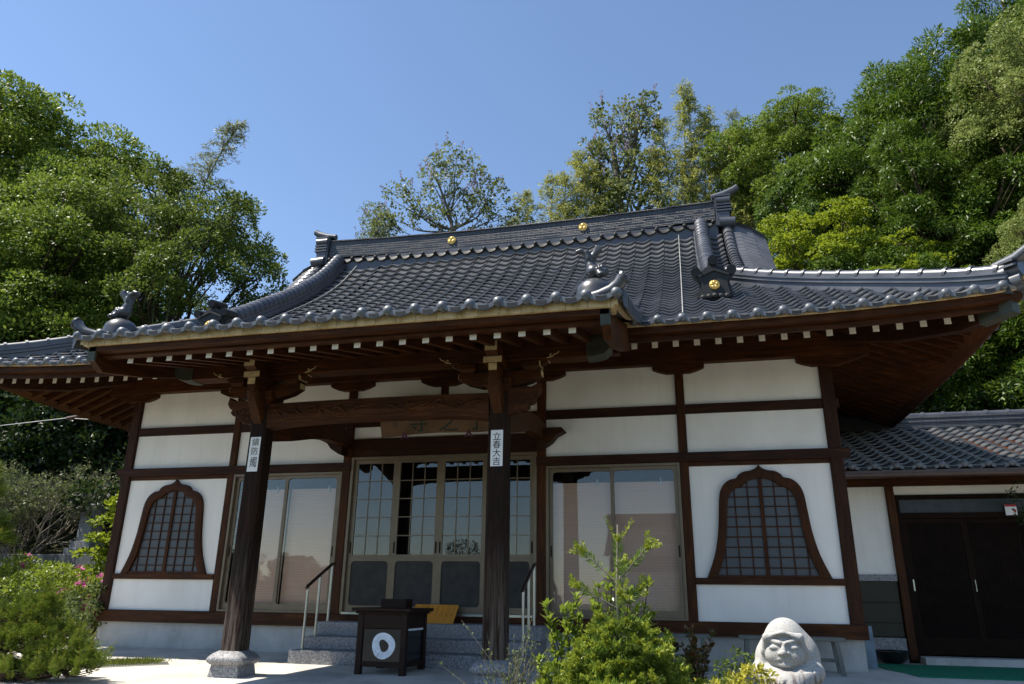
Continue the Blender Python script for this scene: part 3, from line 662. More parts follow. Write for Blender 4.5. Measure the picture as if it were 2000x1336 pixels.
# descending ridges with demon-face end tiles
for s in (-1, 1):
    x0 = s*4.98; bl = np.linspace(-.25, 4.72, 22); mb = MB()
    rg = []
    for b in bl:
        z = float(FM(b)); rg.append([(x0-.19, b, z-.05), (x0-.19, b, z+.17), (x0-.15, b, z+.175), (x0-.15, b, z+.33), (x0+.15, b, z+.33), (x0+.15, b, z+.175), (x0+.19, b, z+.17), (x0+.19, b, z-.05)])
    obj('descending_ridge', mb.rings(rg), M['ridge'], roof)
    mb = MB(); rr = rows_of(FM, -.2, 4.72, .205)
    for b0, b1 in zip(rr[:-1], rr[1:]):
        z0, z1 = float(FM(b0)), float(FM(b1)); t = np.array([0, b1-b0, z1-z0]); t = t/np.linalg.norm(t)
        p0 = np.array([x0, b0, z0+.345]); p1 = np.array([x0, b1, z1+.345])
        mb.tube([p0, p0+t*.02, p1+t*.03], [.172, .178, .158], 14)
    obj('ridge_roll', mb, M['ridge'], roof, smooth=True)
    z = float(FM(-.3)); y = -.36; mb = MB()
    p = [(-.24, -.06), (-.30, .02), (-.27, .12), (-.25, .30), (-.33, .42), (-.22, .47), (-.14, .56), (0, .64), (.14, .56), (.22, .47), (.33, .42), (.25, .30), (.27, .12), (.30, .02), (.24, -.06)]
    mb.prism([(x0+a, z+b+.02) for a, b in p], 'y', y-.02, y+.12)
    mb.prism([(x0+a*.86, z+b*.8+.05) for a, b in p], 'y', y-.06, y-.02)
    for a, b in ((-.3, .45), (0, .66), (.3, .45)): mb.tube([(x0+a, y-.09, z+b+.03), (x0+a*.9, y+.35, z+b+.12)], .085, 14)
    for k in range(-2, 3): mb.sphere((x0+k*.1, y-.06, z+.03-.01*abs(k)), (.055, .03, .05), 8, 6)
    mb.prism([(x0-.26, z+.42), (x0, z+.53), (x0+.26, z+.42), (x0+.26, z+.38), (x0, z+.49), (x0-.26, z+.38)], 'y', y-.085, y-.02)
    obj('demon_face_tile', mb, M['oni'], roof, smooth=True)
    mb = MB().lathe([(.088, 0), (.088, .02), (.075, .032), (.01, .034)], (x0, y-.06, z+.22), 18, axis='y')
    for k in range(5):
        a = math.pi/2+k*2*math.pi/5; mb.sphere((x0+.045*math.cos(a), y-.092, z+.22+.045*math.sin(a)), (.026, .01, .026), 7, 5)
    obj('gilded_crest', mb, M['gold'], roof, smooth=True)
    # corner ridge sweeping out to the eave corner
    P = []
    for t in np.linspace(0, 1, 26):
        c = 3.50*(1-t)+.12; b = -2.2+c; P.append((s*(HX-c), b, float(FM(b))+float(lift(np.array(c), np.array(b)))-.03))
    nrm = np.array([1, s, 0])/math.sqrt(2); mb = MB(); rg = []
    pr = [(-.17, -.12), (-.17, .09), (-.205, .09), (-.205, .115), (-.14, .12), (-.14, .17), (-.165, .17), (-.165, .195), (-.1, .2), (-.1, .25), (.1, .25), (.1, .2), (.165, .195), (.165, .17), (.14, .17), (.14, .12), (.205, .115), (.205, .09), (.17, .09), (.17, -.12)]
    for q in P: rg.append([tuple(np.array(q)+nrm*a+np.array([0, 0, b])) for a, b in pr])
    obj('corner_ridge', mb.rings(rg), M['ridge'], roof)
    mb = MB(); Pt = [np.array(q)+np.array([0, 0, .265]) for q in P]
    mb.tube(Pt, .088, 12)
    L = 0; nxt = .1
    for q0, q1 in zip(Pt[:-1], Pt[1:]):
        dl = np.linalg.norm(q1-q0)
        while nxt < L+dl:
            f = (nxt-L)/dl; c = q0+(q1-q0)*f; t = (q1-q0)/dl; mb.tube([c-t*.025, c+t*.025], .112, 12); nxt += .36
        L += dl
    obj('ridge_roll', mb, M['ridge'], roof, smooth=True)
    e = np.array(P[-1]); d = np.array([s, -1, 0])/math.sqrt(2); mb = MB()
    for k, (h, wd) in enumerate(((.0, .15), (.16, .12))):
        mb.tube([e-d*.12+(0, 0, h+.05), e+d*.14+(0, 0, h+.07)], wd, 12)
    for k in range(2):
        c = e+(0, 0, .24+.07*k); mb.add([tuple(c-nrm*.2-d*.05), tuple(c-d*.05+(0, 0, .08)), tuple(c+nrm*.2-d*.05), tuple(c-nrm*.2+d*.12), tuple(c+d*.12+(0, 0, .08)), tuple(c+nrm*.2+d*.12), tuple(c-nrm*.2-d*.05+(0, 0, .03)), tuple(c-d*.05+(0, 0, .11)), tuple(c+nrm*.2-d*.05+(0, 0, .03)), tuple(c-nrm*.2+d*.12+(0, 0, .03)), tuple(c+d*.12+(0, 0, .11)), tuple(c+nrm*.2+d*.12+(0, 0, .03))],
            [(0, 3, 4, 1), (1, 4, 5, 2), (6, 7, 10, 9), (7, 8, 11, 10), (3, 9, 10, 4), (4, 10, 11, 5), (0, 1, 7, 6), (1, 2, 8, 7), (0, 6, 9, 3), (2, 5, 11, 8)])
    mb.tube([e-d*.2+(0, 0, .36), e+d*.1+(0, 0, .40), e+d*.42+(0, 0, .56)], [.075, .085, .07], 12)
    obj('corner_end_tile', mb, M['ridge'], roof, smooth=True)
    obj('gilded_crest', MB().sphere(tuple(e+d*.15+(0, 0, .07)), .07, 12, 8), M['gold'], roof, smooth=True)
    # lightning conductor
    Q = [(s*4.42, b, float(FM(b))+.105) for b in np.linspace(-2.1, 4.7, 60)]
    obj('lightning_wire', MB().tube(Q, .009, 6), M['wire'], roof)
# ------------------------------------------------------------------ entrance porch (part of the hall)
proof = obj('porch_roof', MB().box(-3.5, 3.5, -2.6, -2.4, 4.62, 4.68), M['wdx'], hall)
eave_tiles('eave_tiles', AK, -4.75, lambda a, b: FP(b)+0*a, ident, proof, keep=lambda a: abs(a) < 3.8)
obj('eave_strip', MB().box(-3.66, 3.66, -4.69, -4.4, 4.172, 4.27), M['strip'], proof)
obj('fascia_board', MB().box(-3.6, 3.6, -4.635, -4.4, 4.097, 4.17), M['wmx'], proof, bevel=.006)
obj('fascia_board', MB().box(-3.56, 3.56, -4.49, -4.36, 4.058, 4.095), M['wmx'], proof, bevel=.006)
ZP = lambda b: 4.10+.24*(b+4.35)
mb = MB().rings([[(-3.56, -4.4, 4.094), (3.56, -4.4, 4.094), (3.56, -4.4, 4.15), (-3.56, -4.4, 4.15)], [(-3.56, -1.0, ZP(-1.0)-.002), (3.56, -1.0, ZP(-1.0)-.002), (3.56, -1.0, 5.2), (-3.56, -1.0, 5.2)]])
obj('soffit', mb, M['wmx'], proof)
for k in range(-10, 11):
    rafter(k*.313-.075+.06, -1.3, 6.75, ident, proof, b0=-4.35, zf=ZP, lf=False, w=.045, h=.1)
for s in (-1, 1):
    x = s*3.6
    q = [(-4.62, 4.20), (-4.62, 3.98), (-4.42, 3.86), (-3.6, 4.02), (-2.6, 4.30), (-1.8, 4.56), (-1.8, 4.98), (-2.6, 4.72), (-3.6, 4.42)]
    obj('barge_board', MB().prism(q, 'x', min(x, x-s*.10), max(x, x-s*.10)), M['wmy'], proof)
    obj('barge_cap', MB().box(min(x+s*.01, x-s*.11), max(x+s*.01, x-s*.11), -4.635, -4.60, 3.97, 4.205), M['patina'], proof)
    mb = MB()
    rg = [[(x+s*.04, b, float(FP(b))-.09), (x+s*.105, b, float(FP(b))-.09), (x+s*.105, b, float(FP(b))-.02), (x+s*.04, b, float(FP(b))-.02)] for b in np.linspace(-4.7, -1.75, 12)]
    obj('verge_strip', mb.rings(rg), M['strip'], proof)
    mb = MB(); rr = rows_of(FP, -4.72, -1.5, .305)
    for b0, b1 in zip(rr[:-1], rr[1:]):
        z0, z1 = float(FP(b0)), float(FP(b1))
        mb.tube([(x+s*.11, b0, z0+.06), (x+s*.11, b1+.03, z1+.05)], [.075, .065], 12)
        mb.rings([[(x+s*.13, b0, z0+.08), (x+s*.215, b0, z0+.06), (x+s*.215, b0, z0-.14), (x+s*.19, b0, z0-.14)], [(x+s*.13, b1+.02, z1+.065), (x+s*.205, b1+.02, z1+.045), (x+s*.205, b1+.02, z1-.15), (x+s*.18, b1+.02, z1-.15)]])
    # horn shaped corner tile with a crest disc
    z0 = float(FP(-4.72))
    mb.tube([(x-s*.26, -4.62, z0+.05), (x-s*.1, -4.68, z0+.055), (x+s*.04, -4.72, z0+.085), (x+s*.13, -4.74, z0+.14), (x+s*.18, -4.75, z0+.21)], [.05, .058, .066, .074, .08], 14)
    d = np.array([s*.85, -.2, .35]); d = d/np.linalg.norm(d); c = np.array([x+s*.18, -4.75, z0+.21])
    mb.tube([c, c+d*.03], [.088, .088], 16)
    t = np.cross(d, (0, 0, 1)); t = t/np.linalg.norm(t); u = np.cross(t, d)
    for r, m_ in ((.062, 9), (.024, 3)):
        for k in range(m_): mb.sphere(tuple(c+d*.032+r*(t*math.cos(2*math.pi*k/m_)+u*math.sin(2*math.pi*k/m_))), .014, 6, 4)
    obj('verge_tiles', mb, M['ridge'], proof, smooth=True)

# pillars on stone bases
PX, PY = 1.85, -2.92
def sq_rings(secs, cx, cy, ch=.03):
    rg = []
    for h, z in secs:
        c = min(ch, h*.3); rg.append([(cx-h+c, cy-h, z), (cx+h-c, cy-h, z), (cx+h, cy-h+c, z), (cx+h, cy+h-c, z), (cx+h-c, cy+h, z), (cx-h+c, cy+h, z), (cx-h, cy+h-c, z), (cx-h, cy-h+c, z)])
    return rg
for s in (-1, 1):
    cx = s*PX
    pl = obj('porch_pillar', MB().rings(sq_rings([(.148, .225), (.132, 3.72)], cx, PY, .035)), M['pillar'], hall)
    base = obj('stone_base', MB().rings(sq_rings([(.245, -.20), (.205, .055)], cx, PY, .01)), M['granite'], pl)
    o2 = MB().rings(sq_rings([(.215, .052), (.24, .06), (.268, .09), (.275, .12), (.262, .15), (.225, .19), (.175, .222), (.16, .228)], cx, PY, .05))
    obj('stone_moulding', o2, M['granite'], pl, smooth=True)
    # bracket set
    mb = MB().rings(sq_rings([(.13, 3.68), (.19, 3.76), (.19, 3.86)], cx, PY, .005))
    ARM = [(-.60, 3.98), (-.60, 3.90), (-.46, 3.82), (-.26, 3.765), (.26, 3.765), (.46, 3.82), (.60, 3.90), (.60, 3.98)]
    mb.prism([(cx+a, z) for a, z in ARM], 'y', PY-.075, PY+.075)
    obj('bracket_arm', mb, M['wmx'], pl)
    mb = MB()
    for a in (-.46, 0, .46): mb.rings([[(cx+a-.085, PY-.11, 3.982), (cx+a+.085, PY-.11, 3.982), (cx+a+.085, PY+.11, 3.982), (cx+a-.085, PY+.11, 3.982)], [(cx+a-.125, PY-.135, 4.03), (cx+a+.125, PY-.135, 4.03), (cx+a+.125, PY+.135, 4.03), (cx+a-.125, PY+.135, 4.03)], [(cx+a-.125, PY-.135, 4.10), (cx+a+.125, PY-.135, 4.10), (cx+a+.125, PY+.135, 4.10), (cx+a-.125, PY+.135, 4.10)]])
    mb.prism([(cx-.70, 4.14), (cx-.70, 4.10), (cx-.62, 4.055), (cx-.5, 4.03), (cx+.5, 4.03), (cx+.62, 4.055), (cx+.70, 4.10), (cx+.70, 4.14)], 'y', PY-.06, PY+.06)
    obj('bearing_block', mb, M['wmx'], pl)
    mb = MB()          # pale painted end grain
    for e in (-1, 1):
        mb.box(cx+e*.602-.002, cx+e*.602+.002, PY-.074, PY+.074, 3.90, 3.98)
        mb.box(cx+e*.587-.001+(.0 if e > 0 else 0), cx+e*.587+.002, PY-.13, PY+.13, 4.03, 4.098)
        mb.box(cx+e*.702-.002, cx+e*.702+.002, PY-.059, PY+.059, 4.1, 4.14)
        obj('painted_end', mb, M['cream'], pl); mb = MB()
    for q in ((cx-.06, cx+.06, -3.362, -3.358, 3.90, 4.0), (cx-.085, cx+.085, -3.472, -3.468, 4.15, 4.29), (cx-.13, cx+.13, -3.378, -3.374, 4.005, 4.09)): obj('painted_end', MB().box(*q), M['cream'], pl)
    mb = MB().box(cx-.06, cx+.06, -3.36, PY-.076, 3.80, 4.0); mb.box(cx-.13, cx+.13, -3.375, -3.14, 4.004, 4.10)
    obj('cross_arm', mb, M['wmy'], pl)
    mb = MB().prism([(-3.47, 4.30), (-3.47, 4.15), (-3.40, 4.12), (-3.32, 4.05), (-3.26, 4.11), (-3.12, 4.11), (-3.12, 4.30)], 'x', cx-.085, cx+.085); obj('beam_nose', mb, M['wmy'], pl)
    # front facing carved nose
    mb = MB(); rg = []
    for (y, zc, h, wd) in ((PY-.13, 3.60, .24, .09), (PY-.21, 3.63, .19, .10), (PY-.29, 3.69, .14, .10), (PY-.36, 3.75, .11, .085), (PY-.41, 3.81, .08, .07), (PY-.43, 3.84, .05, .05)):
        rg.append([(cx-wd*.7, y, zc-h), (cx+wd*.7, y, zc-h), (cx+wd, y, zc-h*.4), (cx+wd, y, zc+h*.6), (cx+wd*.5, y, zc+h), (cx-wd*.5, y, zc+h), (cx-wd, y, zc+h*.6), (cx-wd, y, zc-h*.4)])
    obj('carved_nose', mb.rings(rg), M['wmy'], pl, smooth=True)
    # side nosing with cloud scallops
    q = [(.13, 3.66), (.38, 3.68), (.46, 3.66), (.53, 3.70), (.57, 3.76), (.59, 3.62), (.545, 3.53), (.50, 3.50), (.52, 3.44), (.47, 3.38), (.42, 3.37), (.42, 3.31), (.36, 3.26), (.29, 3.27), (.25, 3.22), (.13, 3.18)]
    q = [(a, 3.36+(z-3.18)*.78) for a, z in q]
    no = obj('side_nosing', MB().prism([(cx+s*a, z) for a, z in q], 'y', PY-.09, PY+.09), M['wmx'], pl)
    mb = MB()
    sp = [(cx+s*(.33+r*math.cos(t)), PY-.092, 3.58+.85*r*math.sin(t)) for t, r in [(k*.35, .02+.0042*k) for k in range(20)]]
    mb.tube(sp, .011, 6); mb.tube([(cx+s*(.25+.05*math.cos(t)), PY-.092, 3.47+.035*math.sin(t)) for t in np.linspace(-.5, 4, 9)], .01, 6)
    obj('carved_swirl', mb, M['wmx'], pl)
    # white scroll ornaments at the beam ends
    mb = MB()
    for e in (-1, 1):
        bx = cx+e*.76; sp = [(bx+e*(r*math.cos(t)), PY-.155, 4.16+r*math.sin(t)) for t, r in [(k*.5, .004+.0022*k) for k in range(12)]]
        mb.tube(sp, .007, 5); mb.tube([(bx-e*.06, PY-.155, 4.12), (bx-e*.02, PY-.155, 4.125), (bx+e*.02, PY-.155, 4.135), (bx+e*.05, PY-.155, 4.17), (bx+e*.08, PY-.155, 4.17), (bx+e*.11, PY-.155, 4.205)], .006, 5)
        obj('scroll_inlay', mb, M['cream'], pl); mb = MB()
    # curved tie beam back to the hall wall, and the carved bracket below it
    pts = spline([(0, PY+.1, 3.30), (0, -2.2, 3.42), (0, -1.2, 3.66), (0, -.4, 3.72), (0, 0, 3.70)], 5); mb = MB()
    mb.rings([[(cx-.085, p[1], p[2]-.15), (cx+.085, p[1], p[2]-.15), (cx+.085, p[1], p[2]+.15), (cx-.085, p[1], p[2]+.15)] for p in pts]); obj('tie_arch', mb, M['wmy'], pl)
    q = [(0, 3.76), (-.40, 3.76), (-.46, 3.70), (-.40, 3.67), (-.30, 3.62), (-.22, 3.52), (-.14, 3.47), (-.06, 3.42), (0, 3.40)]
    obj('carved_bracket', MB().prism([(cx-s*.0+a*(1 if s < 0 else -1)*(1), z) for a, z in q], 'y', -.30, -.06), M['wdx'], pl)
# rainbow beam with carved arabesque
xs = np.linspace(-PX+.13, PX-.13, 22); mb = MB()
mb.rings([[(x, PY-.11, 3.30+.075*(1-(x/1.72)**4)), (x, PY+.11, 3.30+.075*(1-(x/1.72)**4)), (x, PY+.13, 3.5), (x, PY+.11, 3.67+.015*(1-(x/1.7)**2)), (x, PY-.11, 3.67+.015*(1-(x/1.7)**2)), (x, PY-.135, 3.51)] for x in xs])
rb = obj('rainbow_beam', mb, M['wmx'], hall)
mb = MB()
def spiral(cx, cz, r0, sgn, flip, n=22):
    mb.tube([(cx+sgn*r*math.cos(t), PY-.134, cz+flip*r*math.sin(t)) for t, r in [(k*.42, r0*(.15+.85*k/n)) for k in range(n)]], [.010+.010*k/n for k in range(n)], 6)
for s in (-1, 1):
    spiral(s*.98, 3.53, .085, -s, 1); spiral(s*.58, 3.52, .08, s, -1); spiral(s*1.30, 3.53, .06, -s, -1); spiral(s*.28, 3.53, .05, -s, 1)
    mb.tube([(x*s, PY-.136, 3.52+.045*math.sin(x*9)) for x in np.linspace(.05, 1.62, 40)], [.010+.009*abs(math.sin(k*.3)) for k in range(40)], 6)
    for cx in (.42, .78, 1.14, 1.46):
        mb.tube([(s*cx, PY-.130, 3.45), (s*(cx+.05), PY-.136, 3.51), (s*(cx+.11), PY-.134, 3.56), (s*(cx+.12), PY-.126, 3.61)], [.006, .026, .020, .005], 6)
mb.tube([(x, PY-.12, 3.355+.075*(1-(x/1.72)**4)) for x in np.linspace(-1.6, 1.6, 30)], .008, 6)
obj('carved_swirl', mb, M['wmx'], rb, smooth=True)
q = [(-3.42, 4.42), (-3.42, 4.22), (-3.34, 4.14), (-3.22, 4.115), (-1.0, 4.115), (1.0, 4.115), (3.22, 4.115), (3.34, 4.14), (3.42, 4.22), (3.42, 4.42)]
gd = obj('porch_girder', MB().prism(q, 'y', PY-.15, PY+.13), M['wmx'], hall, bevel=.008)
for s in (-1, 1): obj('girder_cap', MB().prism([(s*3.10, 4.43), (s*3.10, 4.105), (s*3.22, 4.105), (s*3.35, 4.135), (s*3.435, 4.22), (s*3.435, 4.43)], 'y', PY-.16, PY+.14), M['patina'], gd)
obj('eave_beam', MB().box(-3.5, 3.5, -2.55, -2.38, 4.30, 4.56), M['wmx'], hall)

# ------------------------------------------------------------------ roof guardian ornaments (fired clay lions on domes), marching over a blended distance field
def surfnet(fn, lo, hi, h):
    lo = np.array(lo, float); n = np.ceil((np.array(hi)-lo)/h).astype(int)+1
    ax = [lo[i]+h*np.arange(n[i]) for i in range(3)]; X, Y, Z = np.meshgrid(*ax, indexing='ij'); D = fn(X, Y, Z)
    I = D < 0; c = [D[a:n[0]-1+a, b:n[1]-1+b, d:n[2]-1+d] for a in (0, 1) for b in (0, 1) for d in (0, 1)]
    off = [(a, b, d) for a in (0, 1) for b in (0, 1) for d in (0, 1)]
    st = np.stack([q < 0 for q in c]); mixed = st.any(0) & ~st.all(0); ids = -np.ones(mixed.shape, int); ids[mixed] = np.arange(mixed.sum())
    acc = np.zeros(mixed.shape+(3,)); cnt = np.zeros(mixed.shape)
    for i in range(8):
        for j in range(i+1, 8):
            if sum(abs(off[i][k]-off[j][k]) for k in range(3)) != 1: continue
            x = st[i] != st[j]; t = np.where(x, c[i]/np.where(x, c[i]-c[j], 1), 0)
            for k in range(3): acc[..., k] += np.where(x, off[i][k]+t*(off[j][k]-off[i][k]), 0)
            cnt += x
    g = np.stack(np.meshgrid(*[np.arange(m-1) for m in n], indexing='ij'), -1)
    V = (lo+h*(g+acc/np.maximum(cnt, 1)[..., None]))[mixed]; F = []
    for k in range(3):
        a, b = [(1, 2), (2, 0), (0, 1)][k]
        s0 = [slice(None)]*3; s1 = [slice(None)]*3; s0[k] = slice(0, n[k]-1); s1[k] = slice(1, n[k])
        A, B = I[tuple(s0)], I[tuple(s1)]; e = np.argwhere(A != B); e = e[(e[:, a] > 0) & (e[:, b] > 0) & (e[:, a] < n[a]-1) & (e[:, b] < n[b]-1)]
        ea = np.eye(3, dtype=int)[a]; eb = np.eye(3, dtype=int)[b]
        q = np.stack([ids[tuple((e-ea-eb).T)], ids[tuple((e-eb).T)], ids[tuple(e.T)], ids[tuple((e-ea).T)]], 1)
        fl = ~A[tuple(e.T)]; q[fl] = q[fl][:, ::-1]; F.append(q)
    return V, np.concatenate(F)
def ell(c, r):
    c = np.array(c, float); r = np.array(r if hasattr(r, '__len__') else (r, r, r), float)
    def f(X, Y, Z):
        k0 = np.sqrt(((X-c[0])/r[0])**2+((Y-c[1])/r[1])**2+((Z-c[2])/r[2])**2); return (k0-1)*r.min()
    return f
def cap(a, b, r0, r1):
    a = np.array(a, float); d = np.array(b, float)-a; dd = d@d
    def f(X, Y, Z):
        t = np.clip(((X-a[0])*d[0]+(Y-a[1])*d[1]+(Z-a[2])*d[2])/dd, 0, 1)
        return np.sqrt((X-a[0]-t*d[0])**2+(Y-a[1]-t*d[1])**2+(Z-a[2]-t*d[2])**2)-(r0+(r1-r0)*t)
    return f
def smin(a, b, k): h = np.clip(.5+.5*(b-a)/k, 0, 1); return b+(a-b)*h-k*h*(1-h)
def smax(a, b, k): return -smin(-a, -b, k)
def union(fs, k):
    def f(X, Y, Z):
        d = fs[0](X, Y, Z)
        for g in fs[1:]: d = smin(d, g(X, Y, Z), k)
        return d
    return f
def lion(s):
    rg = random.Random(5)
    body = [ell((.0, 0, .30), (.15, .14, .13)), ell((.06*1, 0, .42), (.10, .095, .12)), ell((.10, 0, .55), (.075, .07, .10)), ell((-.13, -.02, .28), (.11, .10, .10)), ell((-.22, -.03, .255), (.06, .07, .055)), ell((-.25, -.035, .30), (.03, .04, .03)),
        cap((.10, -.05, .60), (.14, -.06, .72), .055, .04), cap((.14, -.06, .72), (.26, -.07, .765), .04, .032), cap((.26, -.07, .765), (.33, -.08, .75), .04, .03), cap((.08, .05, .6), (.15, .06, .74), .05, .036), cap((.15, .06, .74), (.24, .08, .79), .035, .03),
        cap((-.10, -.10, .26), (-.15, -.16, .16), .05, .045), cap((-.02, .09, .25), (-.06, .14, .16), .05, .045), ell((-.17, -.19, .16), (.06, .05, .035))]
    for k in range(6):                                            # flame tail
        a = -.5+k*.22; body.append(cap((.03, 0, .62), (.02-.16*math.cos(a+.6)*1.0, (k % 2-.5)*.10, .72+.13*math.sin(a+.9)), .045, .018))
    curls = []
    for k in range(46):
        a, b = rg.uniform(0, 6.28), rg.uniform(-.6, 1.3); curls.append(ell((-.11+.13*math.cos(a)*math.cos(b), -.01+.125*math.sin(a)*math.cos(b), .30+.11*math.sin(b)), rg.uniform(.026, .036)))
    f1, f2 = union(body, .035), union(curls, .008)
    V, F = surfnet(lambda X, Y, Z: np.minimum(f1(X, Y, Z)-.018, f2(X, Y, Z)-.006), (-.38, -.32, .06), (.44, .32, .94), .014)
    V2 = V+np.array([0, 0, .04]); V2[:, 0] *= -1; F = F[:, ::-1]
    if s > 0: V2 = V2*np.array([1, 1, 1])
    else: V2 = V2*np.array([-1, 1, 1]); F = F[:, ::-1]
    c = np.array([s*3.40, -4.36, float(FP(-4.36))+.13])
    o = obj('guardian_base', MB().lathe([(.235, -.12), (.225, 0), (.21, .06), (.165, .115), (.095, .155), (.02, .168)], tuple(c), 24), M['orn'], proof, smooth=True)
    npmesh('guardian_lion', V2*.60+c+np.array([0, 0, .07]), F, M['orn'], proof, attr=np.zeros(len(V2)), smooth='all')
lion(-1); lion(1)

# ------------------------------------------------------------------ steps, rails, offertory box, boards and paper charms
st = thing('stone_steps', (0, -.75, 0), 'broad flight of three grey granite steps below the entrance doors', 'steps')
for x0, x1, y, z0, z1 in ((-1.86, 1.9, -1.45, -.1, .15), (-1.82, 1.92, -1.10, .151, .335), (-1.78, 2.0, -.75, .336, .548)):
    obj('step', MB().box(x0, x1, y, -.074 if z1 > .5 else .028, z0, z1), M['granite'], st, bevel=.012)
for s, lab in ((-1, 'steel handrail with brown grip on the granite steps, nearer the notice-free left pillar'), (1, 'steel handrail with brown grip on the granite steps, right behind the shrubs')):
    x = s*1.72 if s < 0 else 1.83
    hr = thing('handrail', (x, -.9, .33), ['steel stair handrail standing alone between the left pillar and the offertory box', 'steel stair handrail beside the right pillar, its foot behind the wispy shrub'][s > 0], 'handrail', 'handrails of the entrance steps')
    for y, z0, z1 in ((-1.28, .15, 1.09), (-.90, .335, 1.28), (-.5, .548, 1.455)):
        obj('rail_post', MB().tube([(x, y, z0), (x, y, z1)], .021, 10), M['steel'], hr, smooth=True)
    obj('grip', MB().tube([(x, -1.33, 1.06), (x, -1.29, 1.10), (x, -.52, 1.465), (x, -.44, 1.475)], .027, 10), M['grip'], hr, smooth=True)
bx0, bx1, by0, by1, bz = -.33, .41, -2.33, -1.50, -.085
ob = thing('offertory_box', (.04, -1.9, bz), 'dark wooden offertory box with a white brushed ring on its front', 'offertory box')
for x in (bx0, bx1-.085):
    for y in (by0, by1-.085): obj('leg', MB().cbox(x, x+.085, y, y+.085, bz, .72, .006), M['boxwood'], ob)
obj('front_panel', MB().box(bx0+.086, bx1-.086, by0+.03, by0+.05, .10, .52), M['lacq'], ob)
obj('side_panel', MB().box(bx1-.05, bx1-.03, by0+.086, by1-.086, .10, .52), M['lacq'], ob); obj('side_panel', MB().box(bx0+.03, bx0+.05, by0+.086, by1-.086, .10, .52), M['lacq'], ob); obj('rear_panel', MB().box(bx0+.086, bx1-.086, by1-.05, by1-.03, .10, .52), M['lacq'], ob)
obj('rail', MB().box(bx0+.086, bx1-.086, by0+.012, by0+.075, .03, .098), M['boxwood'], ob); obj('rail', MB().box(bx1-.075, bx1-.012, by0+.086, by1-.086, .03, .098), M['boxwood'], ob)
obj('upper_board', MB().box(bx0+.086, bx1-.086, by0+.014, by0+.06, .53, .72), M['boxwood'], ob); obj('upper_board', MB().box(bx1-.06, bx1-.014, by0+.086, by1-.086, .53, .72), M['boxwood'], ob)
obj('white_strip', MB().box(bx1-.028, bx1-.022, by0+.1, by1-.1, .50, .527), M['enso'], ob)
obj('lid', MB().box(bx0-.075, bx1+.075, by0-.075, by1+.06, .755, .80).box(bx0-.03, bx1+.03, by0-.03, by1+.03, .721, .754), M['boxwood'], ob, bevel=.008)
mb = MB(); n = 44; yb = by0+.026; ex, ez = .07, .305       # brushed ring: uneven width, a ragged tail where the stroke closes
ou = []; inn = []
for k in range(n+1):
    t = R(238)-R(358)*k/n; ro = .172*(1+.03*math.sin(3*t+1)); wd = .098+.010*math.sin(t*2+.5)
    ou.append((ex+ro*1.0*math.cos(t), yb, ez+ro*math.sin(t))); inn.append((ex+(ro-wd)*math.cos(t)+.008, yb, ez+(ro-wd)*math.sin(t)))
for k in range(n): mb.add([ou[k], ou[k+1], inn[k+1], inn[k]], [(0, 1, 2, 3)])
ens = obj('brushed_ring', mb, M['enso'], ob)
sb = thing('coin_box', (.12, -2.0, .801), 'small open dark wooden box standing on the offertory box lid', 'wooden box')
mb = MB(); a0, a1, c0, c1 = -.08, .30, -2.13, -1.86
for q in ((a0, a1, c0, c0+.02), (a0, a1, c1-.02, c1), (a0, a0+.02, c0+.021, c1-.021), (a1-.02, a1, c0+.021, c1-.021)): mb.box(*q, .802, .925)
obj('side_boards', mb, M['boxwood'], sb); obj('bottom', MB().box(a0+.021, a1-.021, c0+.021, c1-.021, .802, .815), M['boxwood'], sb)
def leaning(name, label, cat, x0, x1, yb_, zb_, yt, zt, th, mat):
    t = thing(name, ((x0+x1)/2, yb_, zb_), label, cat)
    d = np.array([0, yt-yb_, zt-zb_]); n_ = np.cross((1, 0, 0), d); n_ = n_/np.linalg.norm(n_)
    if n_[1] > 0: n_ = -n_
    q = [np.array([x0, yb_, zb_]), np.array([x1, yb_, zb_]), np.array([x1, yt, zt]), np.array([x0, yt, zt])]
    mb = MB().add([tuple(p) for p in q]+[tuple(p-n_*th) for p in q], [(0, 1, 2, 3), (7, 6, 5, 4), (0, 4, 5, 1), (1, 5, 6, 2), (2, 6, 7, 3), (3, 7, 4, 0)])
    b = obj('board', mb, mat, t); return t, d, n_
def write(t, name, chars, mat, mapf, parent=None):
    mb = MB()
    for ch, u, v, h, sx in chars:
        vv, ff = text_mb(ch, u, v, h, sx)
        if len(vv): mb.add([mapf(q[0], q[1]) for q in vv], ff)
    if mb.v: return obj(name, mb, mat, t)
nt, d_, n_ = leaning('notice_board', 'orange notice board with vertical brush writing leaning on the door sill', 'notice board', -.30, .46, -.42, .549, -.13, .835, .015, M['orange'])
cols = ['ようこそお参り', 'くださいました', 'ご本尊は', '薬師如来です', 'どうぞ', '静かに', 'お参り', '下さい']
ch = []
for i, c_ in enumerate(cols):
    u = .40-i*.094
    for j, g in enumerate(c_): ch.append((g, u, .90-(.118 if len(c_) > 4 else .15)*j-(.02 if i % 2 else 0), .045 if len(c_) > 4 else .055, 1))
write(nt, 'writing', ch, M['black'], lambda u, v: tuple(np.array([u, -.42, .549])+d_*v+n_*.003))
